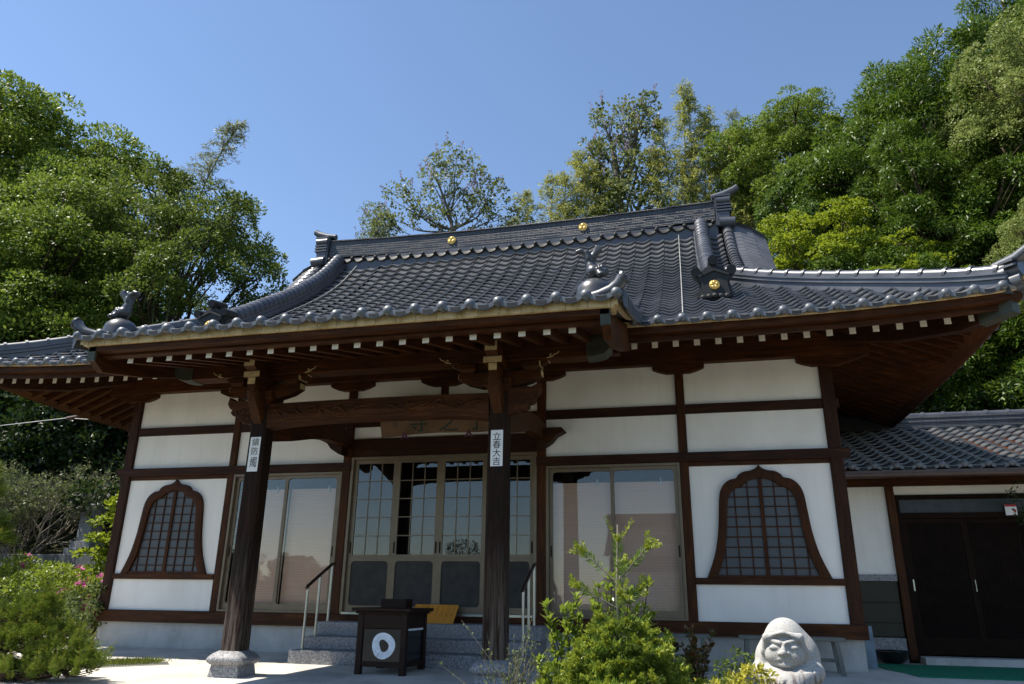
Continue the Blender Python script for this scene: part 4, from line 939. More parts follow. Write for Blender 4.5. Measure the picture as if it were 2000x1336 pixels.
for s, txt, lab in ((-1, '鎮防燭', 'white paper charm with three large characters pasted on the left porch pillar'), (1, '立春大吉', 'white paper charm with four large characters pasted on the right porch pillar')):
    cx = s*1.85+(-.0 if s < 0 else .0); z0, z1 = (2.655, 3.165) if s < 0 else (2.635, 3.13)
    yf = lambda z: PY-(.148-.016*(z-.225)/3.495)-.003
    t = thing('paper_charm', (cx, yf(z0), z0), lab, 'paper charm', 'paper charms pasted on the porch pillars')
    mb = MB().add([(cx-.085, yf(z0), z0), (cx+.085, yf(z0), z0), (cx+.085, yf(z1), z1), (cx-.085, yf(z1), z1), (cx-.085, yf(z0)+.002, z0), (cx+.085, yf(z0)+.002, z0), (cx+.085, yf(z1)+.002, z1), (cx-.085, yf(z1)+.002, z1)], [(0, 1, 2, 3), (7, 6, 5, 4), (0, 4, 5, 1), (1, 5, 6, 2), (2, 6, 7, 3), (3, 7, 4, 0)])
    obj('sheet', mb, M['paper'], t)
    n = len(txt); H = z1-z0; ch = []
    for j, g in enumerate(txt):
        if n == 3: ch.append((g, cx+.004, z1-.075-.135*j-(.03 if j == 2 else 0), .115 if j < 2 else .15, .95 if j < 2 else .75))
        else: ch.append((g, cx, z1-.085-.115*j, .108, 1.05))
    write(t, 'writing', ch, M['black'], lambda u, v: (u, yf(v)-.0025, v))
t = thing('name_plaque', (0, -.25, 3.72), 'bare cedar name plaque with green brush characters above the entrance doors', 'name plaque')
q = [(-1.07, 3.70), (-.75, 3.715), (-.45, 3.735), (0, 3.75), (.3, 3.742), (.6, 3.735), (1.02, 3.735), (1.04, 4.12), (-1.08, 4.14)]
tl = lambda x, z, o=0: (x, -.30-.35*(z-3.7)-o, z)
mb = MB(); n = len(q); mb.add([tl(*p) for p in q]+[(a, b+.05, c) for a, b, c in [tl(*p) for p in q]], [tuple(range(n)), tuple(range(n, 2*n))[::-1]]+[((i+1) % n, i, n+i, n+(i+1) % n) for i in range(n)])
obj('board', mb, M['board'], t)
for c_ in (('寺', -.35, 3.93, .32, 1.1), ('之', .22, 3.91, .30, 1.2), ('了', .75, 3.92, .30, 1.0)): write(t, 'character', [c_], M['ink2'], lambda u, v: tl(u, v, .004))
write(t, 'small_writing', [('月', -.80, 3.90, .10, .8)], M['ink2'], lambda u, v: tl(u, v, .004))
for x in (-.58, .62):
    mb = MB().add([(x-.075, -.42, 3.62), (x-.03, -.42, 3.63), (x, -.42, 3.70), (x+.03, -.42, 3.63), (x+.085, -.42, 3.62), (x, -.42, 3.76), (x-.075, -.40, 3.62), (x-.03, -.40, 3.63), (x, -.40, 3.70), (x+.03, -.40, 3.63), (x+.085, -.40, 3.62), (x, -.40, 3.76)],
        [(0, 1, 2, 5), (2, 3, 4, 5), (11, 8, 7, 6), (11, 10, 9, 8), (0, 6, 7, 1), (1, 7, 8, 2), (2, 8, 9, 3), (3, 9, 10, 4), (4, 10, 11, 5), (5, 11, 6, 0)])
    obj('tassel_bow', mb, M['purple'], t)
# ------------------------------------------------------------------ annex on the right
AY = 2.2
an = thing('annex_building', (9.5, AY, 0), 'low white annex with dark lattice doors and a tiled roof beside the hall', 'annex')
obj('wall_panel', MB().box(6.76, 7.78, AY+.02, AY+.12, 1.442, 2.975), M['white'], an)
obj('wall_panel', MB().box(7.92, 13, AY+.02, AY+.12, 2.82, 2.975), M['white'], an)
obj('stone_dado', MB().box(6.76, 7.76, AY-.01, AY+.12, .42, 1.33), M['fibre'], an)
obj('dado_cap', MB().box(6.76, 7.77, AY-.03, AY+.12, 1.332, 1.44), M['granite'], an); obj('dado_base', MB().box(6.76, 7.77, AY-.02, AY+.12, 0, .40), M['granite'], an)
mb = MB()
for z in (.64, .97): mb.box(6.76, 7.76, AY-.0125, AY-.0105, z-.006, z+.006)
obj('dado_joint', mb, M['dark'], an)
obj('post', MB().cbox(7.782, 7.918, AY-.06, AY+.12, .05, 2.975, .012), M['wmz'], an)
obj('eave_beam', MB().box(6.76, 13, AY-.05, AY+.12, 2.977, 3.2), M['wmx'], an)
obj('side_wall', MB().box(12.9, 13, AY+.12, 9.8, 0, 3.3), M['white'], an); obj('rear_wall', MB().box(6.76, 13, 9.8, 9.9, 0, 3.3), M['white'], an)
mb = MB().box(7.92, 10.9, AY-.02, AY+.1, 2.74, 2.818); mb.box(7.92, 7.985, AY-.02, AY+.1, .12, 2.738); mb.box(7.986, 10.9, AY-.02, AY+.1, 2.40, 2.50); mb.box(10.8, 10.9, AY-.02, AY+.1, .12, 2.39)
df = obj('door_frame', mb, M['doorwood'], an, bevel=.004)
obj('transom', MB().box(7.986, 10.8, AY+.03, AY+.04, 2.502, 2.738), M['rough_glass'], df)
for i, (x0, x1, y) in enumerate(((7.99, 9.0, AY+.02), (8.97, 9.93, AY+.065), (9.9, 10.79, AY+.02))):
    d = obj('lattice_door', frame_mb(x0, x1, .15, 2.395, x0+.08, x1-.07, .42, 2.32, y-.015, y+.02, .0), M['doorwood'], an)
    mb = MB(); x = x0+.10
    while x < x1-.08: mb.box(x-.008, x+.008, y-.008, y+.012, .42, 2.32); x += .034
    for z in (.95, 1.45, 1.9): mb.box(x0+.08, x1-.07, y-.004, y+.008, z-.012, z+.012)
    obj('slats', mb, M['doorwood'], d); obj('pane', MB().box(x0+.07, x1-.06, y+.013, y+.017, .4, 2.33), M['dark'], d); obj('backing', MB().box(x0+.07, x1-.06, y+.018, y+.03, .16, 2.34), M['dark'], d)
    obj('handle', MB().box(x0+.03, x0+.052, y-.019, y-.0155, 1.17, 1.36), M['steel'], d)
obj('door_step', MB().box(7.95, 11, AY-.35, AY+.1, -.05, .12), M['conc'], an)
ar = obj('roof', MB().box(6.8, 13.4, 5.0, 5.3, 4.3, 4.5), M['wdx'], an)
FA = lambda b: 3.17+(b-1.25)*.335+.012*(b-1.25)**2
cells = []
ra = rows_of(FA, 1.25, 5.05)
for k in range(19, 39):
    for i in range(len(ra)-1): cells.append((k*TW+.05, ra[i], ra[i+1]))
tiles('roof_tiles', cells, lambda a, b: FA(b)+0*a, ident, ar)
eave_tiles('eave_tiles', [k*TW+.05 for k in range(20, 39)], 1.25, lambda a, b: FA(b)+0*a, ident, ar)
mb = MB().rings([[(6.8, 1.3, 3.08), (13.6, 1.3, 3.08), (13.6, 1.3, 3.15), (6.8, 1.3, 3.15)], [(6.8, 5.1, FA(5.1)-.14), (13.6, 5.1, FA(5.1)-.14), (13.6, 5.1, FA(5.1)-.05), (6.8, 5.1, FA(5.1)-.05)]]); obj('soffit', mb, M['wmx'], ar)
mb = MB().rings([[(6.8, 9.9, 3.2), (13.6, 9.9, 3.2), (13.6, 9.9, 3.3), (6.8, 9.9, 3.3)], [(6.8, 5.1, FA(5.1)-.14), (13.6, 5.1, FA(5.1)-.14), (13.6, 5.1, FA(5.1)-.05), (6.8, 5.1, FA(5.1)-.05)]]); obj('rear_slope', mb, M['tile'], ar)
mb = MB().tube([(6.9, 1.2, 3.05), (13.6, 1.2, 3.05)], .065, 12); mb.box(6.9, 13.6, 1.14, 1.26, 3.052, 3.105); obj('gutter', mb, M['gutter'], ar, smooth=True)
mb = MB(); zr = float(FA(5.05)); prof = []
for k in range(6): prof += [(4.93-(.01 if k % 2 else 0), zr-.05+k*.05), (4.93-(.01 if k % 2 else 0), zr-.002+k*.05)]
prof += [(5.0, zr+.27), (5.2, zr+.27), (5.25, zr-.05)]
mb.rings([[(x, p[0], p[1]) for p in prof] for x in (6.8, 13.6)]); obj('ridge', mb, M['noshi'], ar)
mb = MB().tube([(6.8, 5.1, zr+.27), (13.6, 5.1, zr+.27)], .085, 12)
for x in np.arange(6.9, 13.6, .42): mb.tube([(x-.025, 5.1, zr+.275), (x+.025, 5.1, zr+.275)], .1, 12)
obj('ridge_cap', mb, M['ridge'], ar, smooth=True)
# small wing gable at the far right of the annex roof
gw = obj('wing_gable', MB().prism([(10.95, 4.05), (11.9, 4.05), (11.9, 4.85), (11.75, 4.8)], 'y', 3.2, 3.3), M['white'], ar)
mb = MB()
for k in range(6): c = np.array([10.8+.17*k, 3.18, 4.02+.16*k]); mb.tube([c, c+np.array([0, .5, .05])], .07, 10)
mb.rings([[(10.72, 3.15, 3.94), (10.78, 3.15, 3.84), (10.78, 4.6, 3.84), (10.72, 4.6, 3.94)], [(11.85, 3.15, 5.02), (11.92, 3.15, 4.92), (11.92, 4.6, 4.92), (11.85, 4.6, 5.02)]]); obj('verge_tiles', mb, M['ridge'], gw, smooth=True)
mt = tag(obj('floor_mat', MB().add([(7.06, 1.70, .0165), (7.06, .62, .0165), (7.30, -.42, .005), (8.9, -.42, .0045), (11, -.42, .0045), (11, 1.80, .0165), (7.06, 1.70, .0045), (7.06, .62, .0045), (7.30, -.42, -.009), (8.9, -.42, -.009), (11, -.42, -.009), (11, 1.8, .0045)], [(0, 1, 2, 3, 4, 5), (0, 6, 7, 1), (1, 7, 8, 2), (2, 8, 9, 3), (3, 9, 10, 4)]), M['mat'], loc=(9, .6, .01)), 'green plastic mat laid before the dark annex doors', 'mat')
bw = thing('planter_bowl', (7.45, 1.85, .005), 'wide black glazed bowl on the ground beside the annex door post', 'bowl')
obj('bowl', MB().lathe([(.12, .006), (.17, .03), (.24, .10), (.27, .20), (.26, .215), (.245, .20), (.21, .11), (.02, .06)], (7.45, 1.85, 0), 24), M['bowl'], bw, smooth=True)
bd = thing('plastic_board', (6.92, .9, 0), 'blue grey plastic panel propped against the hall corner by the mat', 'panel')
obj('panel', MB().rings([[(6.82, .62, .006), (6.97, .62, .006), (6.97, .66, .006), (6.82, .66, .006)], [(6.86, .75, .62), (6.98, .75, .62), (6.98, .79, .62), (6.86, .79, .62)]]), M['bluegrey'], bd)
sg = thing('wall_sticker', (9.78, AY-.03, 2.5), 'small red and white notice hanging at the annex door head', 'notice')
obj('sheet', MB().box(9.66, 9.84, AY-.045, AY-.035, 2.44, 2.62), M['paper'], sg); obj('red_band', MB().box(9.66, 9.84, AY-.048, AY-.0455, 2.585, 2.62), M['red'], sg); obj('red_mark', MB().lathe([(.022, 0), (.022, .003), (.001, .004)], (9.805, AY-.0455, 2.51), 12, axis='y'), M['red'], sg)
# benches against the foundation
def bench(x0, x1, lab):
    t = thing('bench', ((x0+x1)/2, -.45, 0), lab, 'bench', 'grey wooden benches along the hall')
    obj('seat', MB().box(x0, x1, -.62, -.24, .435, .485), M['grey'], t, bevel=.006)
    for x in (x0+.12, x1-.12):
        e = .05 if x > (x0+x1)/2 else -.05
        for y in (-.58, -.28):
            obj('leg', MB().rings([[(x+e-.03, y-.03, -.016), (x+e+.03, y-.03, -.016), (x+e+.03, y+.03, -.016), (x+e-.03, y+.03, -.016)], [(x-.03, y-.03, .434), (x+.03, y-.03, .434), (x+.03, y+.03, .434), (x-.03, y+.03, .434)]]), M['grey'], t)
    obj('stretcher', MB().box(x0+.1, x1-.1, -.45, -.41, .15, .20), M['grey'], t)
bench(4.91, 6.36, 'grey wooden bench behind the stone daruma statue, below the right bell window')
bench(3.02, 4.50, 'grey wooden bench behind the fir and the reddish shrub')
# drain with grating, turf strip
dr = thing('drain_grate', (-3.9, -2.6, gz(-2.6)), 'steel channel drain grating beside the turf strip on the forecourt', 'drain')
mb = MB(); a = np.array([-4.7, -3.05]); b = np.array([-3.55, -2.0]); dv = (b-a)/np.linalg.norm(b-a); nv = np.array([-dv[1], dv[0]])
def gp(t, o, z): p = a+(b-a)*t+nv*o; return (p[0], p[1], gz(p[1])+z)
for o in (-.11, .11): mb.rings([[gp(t, o-.012, .006), gp(t, o+.012, .006), gp(t, o+.012, .02), gp(t, o-.012, .02)] for t in (0, 1)])
obj('frame', mb, M['steel'], dr); mb = MB()
for k in range(40): t = (k+.5)/40; mb.rings([[gp(t-.006, -.097, .007), gp(t+.006, -.097, .007), gp(t+.006, -.097, .017), gp(t-.006, -.097, .017)], [gp(t-.006, .097, .007), gp(t+.006, .097, .007), gp(t+.006, .097, .017), gp(t-.006, .097, .017)]])
obj('bars', mb, M['steel'], dr); obj('channel', MB().add([gp(0, -.1, .0055), gp(1, -.1, .0055), gp(1, .1, .0055), gp(0, .1, .0055)], [(0, 1, 2, 3)]), M['dark'], dr)
# power cable with clamp running to the left eave
cb = thing('service_cable', (-8.4, 2.0, 4.9), 'grey overhead service cable with clamp reaching the left eave', 'cable')
obj('cable', MB().tube([(-30, -2.5, 4.7), (-20, -.2, 4.45), (-13, 1.35, 4.62), (-10.2, 1.95, 4.98)], .010, 6), M['cable'], cb)
obj('clamp', MB().tube([(-10.35, 1.92, 4.95), (-10.0, 2.0, 5.03)], [.05, .035], 8).tube([(-10.0, 2.0, 5.03), (-8.8, 2.2, 4.75)], .012, 6).tube([(-10.1, 1.9, 4.93), (-9.6, 2.0, 4.9), (-9.6, 2.05, 4.95)], .012, 6), M['gutter'], cb)
# retaining wall and gravestones on the left
rw = thing('retaining_wall', (-13, 5.2, 0), 'low grey block retaining wall behind the azalea', 'wall')
mb = MB(); rg = random.Random(4)
for r_ in range(5):
    x = -24+rg.random()*.5
    while x < -7.6:
        wd = rg.uniform(.7, 1.1); mb.box(x, min(x+wd-.02, -7.6), 5.0+rg.uniform(0, .03), 5.3, r_*.4-.05, r_*.4+.335); x += wd
obj('blocks', mb, M['wallstone'], rw, bevel=.02); obj('mortar', MB().box(-24, -7.62, 5.06, 5.28, -.1, 1.9), M['dark'], rw)
def grave(x, y, h, wd, lab):
    t = thing('gravestone', (x, y, 1.9), lab, 'gravestone', 'gravestones above the retaining wall')
    obj('plinth', MB().box(x-wd*.8, x+wd*.8, y-wd*.7, y+wd*.7, 1.86, 2.15).box(x-wd*.62, x+wd*.62, y-wd*.55, y+wd*.55, 2.152, 2.35), M['granite'], t, bevel=.01)
    obj('pillar_stone', MB().rings(sq_rings([(wd*.42, 2.352), (wd*.42, h-.06), (wd*.2, h)], x, y, .01)), M['granite'], t)
grave(-13.0, 6.2, 3.45, .55, 'tall grey gravestone left of the young maple'); grave(-10.6, 6.4, 3.9, .6, 'pale gravestone partly behind the left corner post'); grave(-10.0, 5.9, 3.2, .5, 'short gravestone close against the left corner post')
tag(obj('blue_sheet', MB().box(-14.5, -11.2, 8.2, 8.26, 3.55, 3.75), M['blue'], loc=(-12.8, 8.2, 3.5)), 'strip of blue sheet on the shaded bank behind the bare shrub', 'sheet')
# stone daruma
DX, DY = 5.06, -6.0; dz0 = gz(DY)
def daruma():
    ar_ = lambda c, r: ell(c, r)
    body = union([ell((0, .03, .36), (.225, .22, .36)), ell((0, .05, .57), (.228, .18, .21)), ell((-.120, .02, .64), (.12, .14, .15)), ell((.130, .03, .67), (.115, .14, .15)), ell((0, .01, .755), (.165, .16, .185))], .055)
    arms = union([cap((-.19, -.04, .55), (-.02, -.225, .485), .085, .082), cap((.19, -.04, .56), (.02, -.23, .465), .085, .086), ell((0, -.12, .30), (.17, .15, .20))], .04)
    brim = union([cap((-.160, -.075, .60), (-.152, -.125, .70), .022, .024), cap((-.152, -.125, .70), (-.125, -.165, .80), .024, .026), cap((-.125, -.165, .80), (0, -.188, .825), .026, .026), cap((0, -.188, .825), (.125, -.165, .805), .026, .026), cap((.125, -.165, .805), (.152, -.125, .70), .026, .024), cap((.152, -.125, .70), (.16, -.075, .60), .024, .022)], .02)
    face_o = ell((0, -.235, .712), (.140, .115, .118))
    face = union([ell((0, -.125, .708), (.142, .082, .112)), ell((-.070, -.125, .668), (.074, .070, .058)), ell((.070, -.125, .668), (.074, .070, .058)), ell((0, -.122, .632), (.09, .070, .05))], .03)
    feat = [cap((0, -.202, .755), (0, -.228, .697), .013, .022), ell((-.025, -.212, .691), (.017, .018, .014)), ell((.025, -.212, .691), (.017, .018, .014)),
            cap((-.118, -.160, .785), (-.022, -.207, .764), .015, .016), cap((.118, -.160, .790), (.022, -.207, .764), .015, .016),
            cap((-.04, -.196, .648), (.04, -.196, .648), .010, .010), ell((0, -.188, .612), (.045, .016, .016))]
    eyes = [ell((-.066, -.222, .737), (.046, .032, .020)), ell((.066, -.222, .740), (.046, .032, .020))]
    lids = [ell((-.066, -.188, .729), (.042, .020, .018)), ell((.066, -.188, .732), (.042, .020, .018))]
    mouth = [cap((-.058, -.198, .620), (-.024, -.210, .639), .008, .008), cap((-.024, -.210, .639), (.024, -.210, .639), .008, .008), cap((.024, -.210, .639), (.058, -.198, .620), .008, .008), cap((0, -.222, .795), (0, -.212, .772), .005, .006)]
    folds = [cap((-.235, -.09, .54), (-.14, -.20, .575), .013, .010), cap((.12, -.20, .575), (.235, -.10, .60), .012, .012), cap((.10, -.27, .56), (.17, -.24, .50), .010, .008), cap((.015, -.32, .52), (-.05, -.315, .40), .016, .014), cap((-.05, -.315, .40), (-.13, -.28, .32), .014, .013), cap((.19, -.14, .58), (.185, -.11, .66), .012, .008)]
    def f(X, Y, Z):
        d = body(X, Y, Z); d = smin(d, arms(X, Y, Z), .025); d = smin(d, brim(X, Y, Z), .03)
        hood = smax(d, -face_o(X, Y, Z), .008)
        fd = face(X, Y, Z)
        for g in feat: fd = smin(fd, g(X, Y, Z), .012)
        for g in eyes: fd = smax(fd, -g(X, Y, Z), .008)
        for g in lids: fd = smin(fd, g(X, Y, Z), .005)
        for g in mouth: fd = smax(fd, -g(X, Y, Z), .005)
        d = np.minimum(hood, fd)
        for g in folds: d = smax(d, -g(X, Y, Z), .010)
        return smax(d, .02-Z, .01)
    V, F = surfnet(f, (-.33, -.37, -.0), (.33, .29, .99), .0072)
    a = R(-10); c_, s_ = math.cos(a), math.sin(a); V = V*np.array([1.0, 1.0, 1.04]); V = V@np.array([[c_, s_, 0], [-s_, c_, 0], [0, 0, 1]])
    t = thing('daruma_statue', (DX, DY, dz0), 'pale stone hooded daruma statue with closed eyes and folded sleeves', 'statue')
    npmesh('figure', V+np.array([DX, DY, dz0+.06]), F, M['statue'], t, smooth='all')
    obj('pedestal', MB().rings(sq_rings([(.36, dz0-.04), (.34, dz0+.085)], DX, DY, .03)), M['granite'], t)
daruma()
# house with tiled roof and a round pine standing across the yard behind the viewer (seen only mirrored in the glass)
gh = thing('gate_house', (2, -30, -.45), 'white walled gate house with tiled roof facing the hall across the yard', 'house')
obj('wall', MB().box(-.4, 9, -33.5, -30.3, -.5, 2.7), M['white'], gh); obj('timber_band', MB().box(-.5, 9.1, -30.29, -30.2, 2.4, 3.2), M['wmx'], gh)
rf = obj('roof', MB().box(-.8, 9.4, -32, -31.8, 4.9, 5.2), M['wdx'], gh)
FG = lambda b: 3.2+(b)*.62
cells = []; rg_ = rows_of(FG, 0, 2.9)
for k in range(-2, 27):
    for i in range(len(rg_)-1): cells.append((k*TW, rg_[i], rg_[i+1]))
tiles('roof_tiles', cells, lambda a, b: FG(b)+0*a, lambda a, b, z: (a, -29.2-b, z), rf)
obj('ridge', MB().box(-.8, 9.4, -32.3, -31.9, 4.95, 5.7), M['noshi'], rf); obj('rear_slope', MB().rings([[(-.8, -32.1, 5.0), (9.4, -32.1, 5.0), (9.4, -32.1, 5.1), (-.8, -32.1, 5.1)], [(-.8, -35.2, 3.1), (9.4, -35.2, 3.1), (9.4, -35.2, 3.2), (-.8, -35.2, 3.2)]]), M['tile'], rf)
DEBUG = False
# ------------------------------------------------------------------ foliage: every leaf, needle and petal is a small face of its own
class Leaves:
    def __init__(s, seed): s.g = np.random.default_rng(seed); s.q = []; s.mi = []; s.r = []
    def dirs(s, n, zmin=-1.0):
        z = s.g.uniform(zmin, 1, n); a = s.g.uniform(0, 2*np.pi, n); r = np.sqrt(1-z*z); return np.stack([r*np.cos(a), r*np.sin(a), z], 1)
    def put(s, base, ax, nrm, L, W, mi=0, fold=0.0):
        """diamond leaves from base along ax, lying in the plane with normal nrm"""
        n = len(base); ax = ax/(np.linalg.norm(ax, axis=1, keepdims=True)+1e-9); sd = np.cross(nrm, ax); sd = sd/(np.linalg.norm(sd, axis=1, keepdims=True)+1e-9)
        L = np.broadcast_to(np.asarray(L, float), (n,))[:, None]; W = np.broadcast_to(np.asarray(W, float), (n,))[:, None]; up = np.cross(ax, sd)
        m = base+ax*L*.48
        s.q.append(np.stack([base, m+sd*W/2+up*W*fold, base+ax*L, m-sd*W/2+up*W*fold], 1)); s.mi.append(np.full(n, mi)); s.r.append(s.g.random(n))
    def cloud(s, cen, rad, out, n, L, W, mi=0, flat=.75, up=.5, droop=0.0, open_=.9, coh=0.0):
        """n leaves for each clump: cen (K,3), rad (K,), out (K,3) outward direction"""
        K = len(cen); o = np.repeat(out, n, 0); q = s.dirs(K*n)+o*.55; q[:, 2] += .15+.25*coh; q = q/np.linalg.norm(q, axis=1, keepdims=True)
        p = np.repeat(cen, n, 0)+q*np.array([1, 1, flat])*np.repeat(rad, n)[:, None]*(s.g.random(K*n)**(.4-.22*coh))[:, None]
        ax = q+s.dirs(K*n)*open_; ax[:, 2] -= droop
        nr = s.dirs(K*n)*(.7-.2*coh)+np.array([0, 0, up])+q*(.45+.75*coh)
        l = s.g.uniform(.7, 1.25, K*n); s.put(p, ax, nr, L*l, W*l*s.g.uniform(.85, 1.15, K*n), mi)
    def needles(s, a, b, n, L, W, ang=.9, mi=0):
        """brush of needles along twigs a->b (K,3)"""
        K = len(a); t = s.g.random(K*n)[:, None]; A = np.repeat(a, n, 0); d = np.repeat(b-a, n, 0); dn = d/(np.linalg.norm(d, axis=1, keepdims=True)+1e-9)
        sd = np.cross(dn, s.dirs(K*n)); sd = sd/(np.linalg.norm(sd, axis=1, keepdims=True)+1e-9)
        s.put(A+d*t, dn*(1-ang*.55)+sd*ang, np.cross(dn, sd)+s.dirs(K*n)*.3, L*s.g.uniform(.75, 1.15, K*n), W, mi)
    def build(s, name, mats, parent, local=True):
        q = np.concatenate(s.q); n = len(q)
        return npmesh(name, q.reshape(-1, 3), np.arange(n*4).reshape(n, 4), mats, parent, mi=np.concatenate(s.mi), attr=np.repeat(np.concatenate(s.r), 4), local=local)
def lobes_clumps(lv, lobes, per, cr, zmin=-.35, jit=.07):
    """clump centres spread over the shell of a set of ellipsoid lobes, dropped where buried in another lobe"""
    C, Rr, O = [], [], []
    for i, (c, r) in enumerate(lobes):
        c = np.array(c, float); r = np.array(r if hasattr(r, '__len__') else (r, r, r*.85), float)
        n = max(5, int(per*(r[0]*r[1]+r[0]*r[2])*.5)); d = lv.dirs(n, zmin); p = c+d*r*(1-lv.g.random((n, 1))**2*.55)*(1+lv.g.normal(0, jit, (n, 1)))
        ok = np.ones(n, bool)
        for j, (c2, r2) in enumerate(lobes):
            if j == i: continue
            r2 = np.array(r2 if hasattr(r2, '__len__') else (r2, r2, r2*.85), float); ok &= (((p-np.array(c2))/r2)**2).sum(1) > .42
        C.append(p[ok]); O.append(d[ok]); Rr.append(cr*lv.g.uniform(.65, 1.35, ok.sum()))
    return np.concatenate(C), np.concatenate(Rr), np.concatenate(O)
def lobes_of(seed, R0, H, n, top=1.0, low=.25, rl=(.32, .5)):
    """random lobes filling a crown of radius R0 and height H with its base at z=0"""
    g = np.random.default_rng(seed); out = [((0, 0, H*.55), (R0*.55, R0*.55, H*.36))]
    for k in range(n):
        a = k*2.399+g.uniform(-.4, .4); t = (k+.5)/n; z = H*(low+(top-low)*t*.86); rr = R0*math.sqrt(max(.05, 1-(abs(t-.32)/.78)**2))*g.uniform(.55, .8); r = R0*g.uniform(*rl)*(1-.3*t)
        out.append(((rr*math.cos(a), rr*math.sin(a), z), (r, r, r*g.uniform(.7, .95))))
    return out
def wood(lobes, z0, r0, seed, name, mat, parent, sink=7, fork=.3, n_lim=None, twigs=0):
    g = np.random.default_rng(seed); mb = MB(); H = max(c[2] for c, _ in lobes)
    tr = [np.array([0, 0, -sink-z0*0]), np.array([g.normal(0, .1), g.normal(0, .1), z0*.5]), np.array([g.normal(0, .25), g.normal(0, .25), H*fork]), np.array([g.normal(0, .3), g.normal(0, .3), H*.8])]
    pts = spline(tr, 5); mb.tube(pts, list(np.linspace(r0*1.25, r0*.22, len(pts))), 9)
    for c, r in (lobes if n_lim is None else lobes[:n_lim]):
        c = np.array(c); b = pts[min(len(pts)-3, max(4, int(len(pts)*(.35+.45*max(0, c[2])/H*.8))))]; m = (b+c)/2+np.array([g.normal(0, .25), g.normal(0, .25), -.12*np.linalg.norm(c-b)])
        lp = spline([b, m, c], 5); mb.tube(lp, list(np.linspace(r0*.38, r0*.08, len(lp))), 6)
        rr = np.mean(r)
        for k in range(3+twigs):
            d = np.array([g.normal(), g.normal(), g.normal()*.6+.35]); d = d/np.linalg.norm(d); e = c+d*rr*.85; s0 = lp[g.integers(3, len(lp))]
            mb.tube([s0, (s0+e)/2+np.array([0, 0, -.05*rr]), e], [r0*.13, r0*.09, r0*.03], 5)
    return _local(name, mb, mat, parent)
def _local(name, mb, mat, parent, smooth='all'):
    v = np.array(mb.v, float)*S; me = bpy.data.meshes.new(name); me.from_pydata(v.tolist(), [], mb.f); me.polygons.foreach_set('material_index', mb.m); finish(me, mat, smooth); me.update()
    o = bpy.data.objects.new(name, me); COL.objects.link(o); o.parent = parent; return o

def leafy(name, loc, label, cat, group, lobes, leaf, bark, per, cr, n, L, W, seed, r0, sink=7, droop=0, up=.5, flat=.75, zmin=-.35, fork=.3, open_=.9, twigs=0, extra=None, rz=0, sca=1, coh=0.0):
    t = thing(name, loc, label, cat, group); t.rotation_euler = (0, 0, rz); t.scale = (sca,)*3
    lv = Leaves(seed); C, Rr, O = lobes_clumps(lv, lobes, per, cr, zmin); lv.cloud(C, Rr, O, n, L, W, droop=droop, up=up, flat=flat, open_=open_, coh=coh)
    if extra: extra(lv, C, Rr, O)
    if DEBUG: print('LEAVES', name, len(C), sum(len(q) for q in lv.q))
    lv.build('crown', leaf, t); wood(lobes, 0, r0, seed+1, 'trunk', bark, t, sink, fork, twigs=twigs); return t
G = 'trees on the wooded slope behind the hall'
# --- left: two big camphors, olive broadleaf, dark understory, bamboo
def ztop_base(zt, H, sca=1): return zt-H*sca
LB1 = lobes_of(11, 6.2, 15.5, 26, rl=(.26, .44))
cA = leafy('camphor_tree', (-29.3, 15, 25.5-14.8*1.25), 'huge rounded camphor tree at the left edge, its top the highest there', 'tree', G, LB1, [M['camphor']], M['bark'], 15, .70, 170, .17, .085, 21, .55, sink=14, up=.5, flat=.8, coh=1.0, sca=1.25)
LB2 = lobes_of(12, 4.6, 11.5, 22, rl=(.28, .46))
cB = leafy('camphor_tree', (-23.4, 11.5, 18.6-11.2*1.34), 'nearer camphor tree with layered yellow green puffs at the left edge', 'tree', G, LB2, [M['camphor']], M['bark'], 19, .55, 170, .125, .062, 22, .4, sink=8, up=.5, flat=.8, coh=1.0, sca=1.34)
LB3 = lobes_of(13, 4.6, 10.5, 17, low=.2, rl=(.26, .40))
cC = leafy('broadleaf_tree', (-16.2, 12.0, 17.6-9.6), 'olive broadleaf tree left of the ridge, sky showing between its bare lower trunks', 'tree', G, LB3, [M['broad']], M['bark'], 13, .50, 110, .16, .075, 23, .3, sink=9, up=.5, zmin=-.2, twigs=2)
LB4 = lobes_of(14, 4.2, 7.6, 18, low=.05, rl=(.3, .46))
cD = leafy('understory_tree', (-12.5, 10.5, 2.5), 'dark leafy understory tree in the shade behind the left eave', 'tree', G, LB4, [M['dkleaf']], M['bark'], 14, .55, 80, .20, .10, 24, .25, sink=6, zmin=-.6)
for loc, rz, sc_, lab in (((-17.5, 10.5, 1.2), 1.3, 1.05, 'dark understory tree under the huge camphor at the left edge'), ((-22.5, 12, 2.5), 2.6, 1.2, 'dark understory tree farthest left, seen behind the bare shrub'), ((-10.5, 14.5, 3.2), 4.0, .85, 'dark understory tree showing just above the left eave tiles'), ((-20, 16, 5.5), .5, 1.15, 'dark understory tree between the camphors, deep in shade')): copy_thing(cD, loc, rz, sc_, lab)
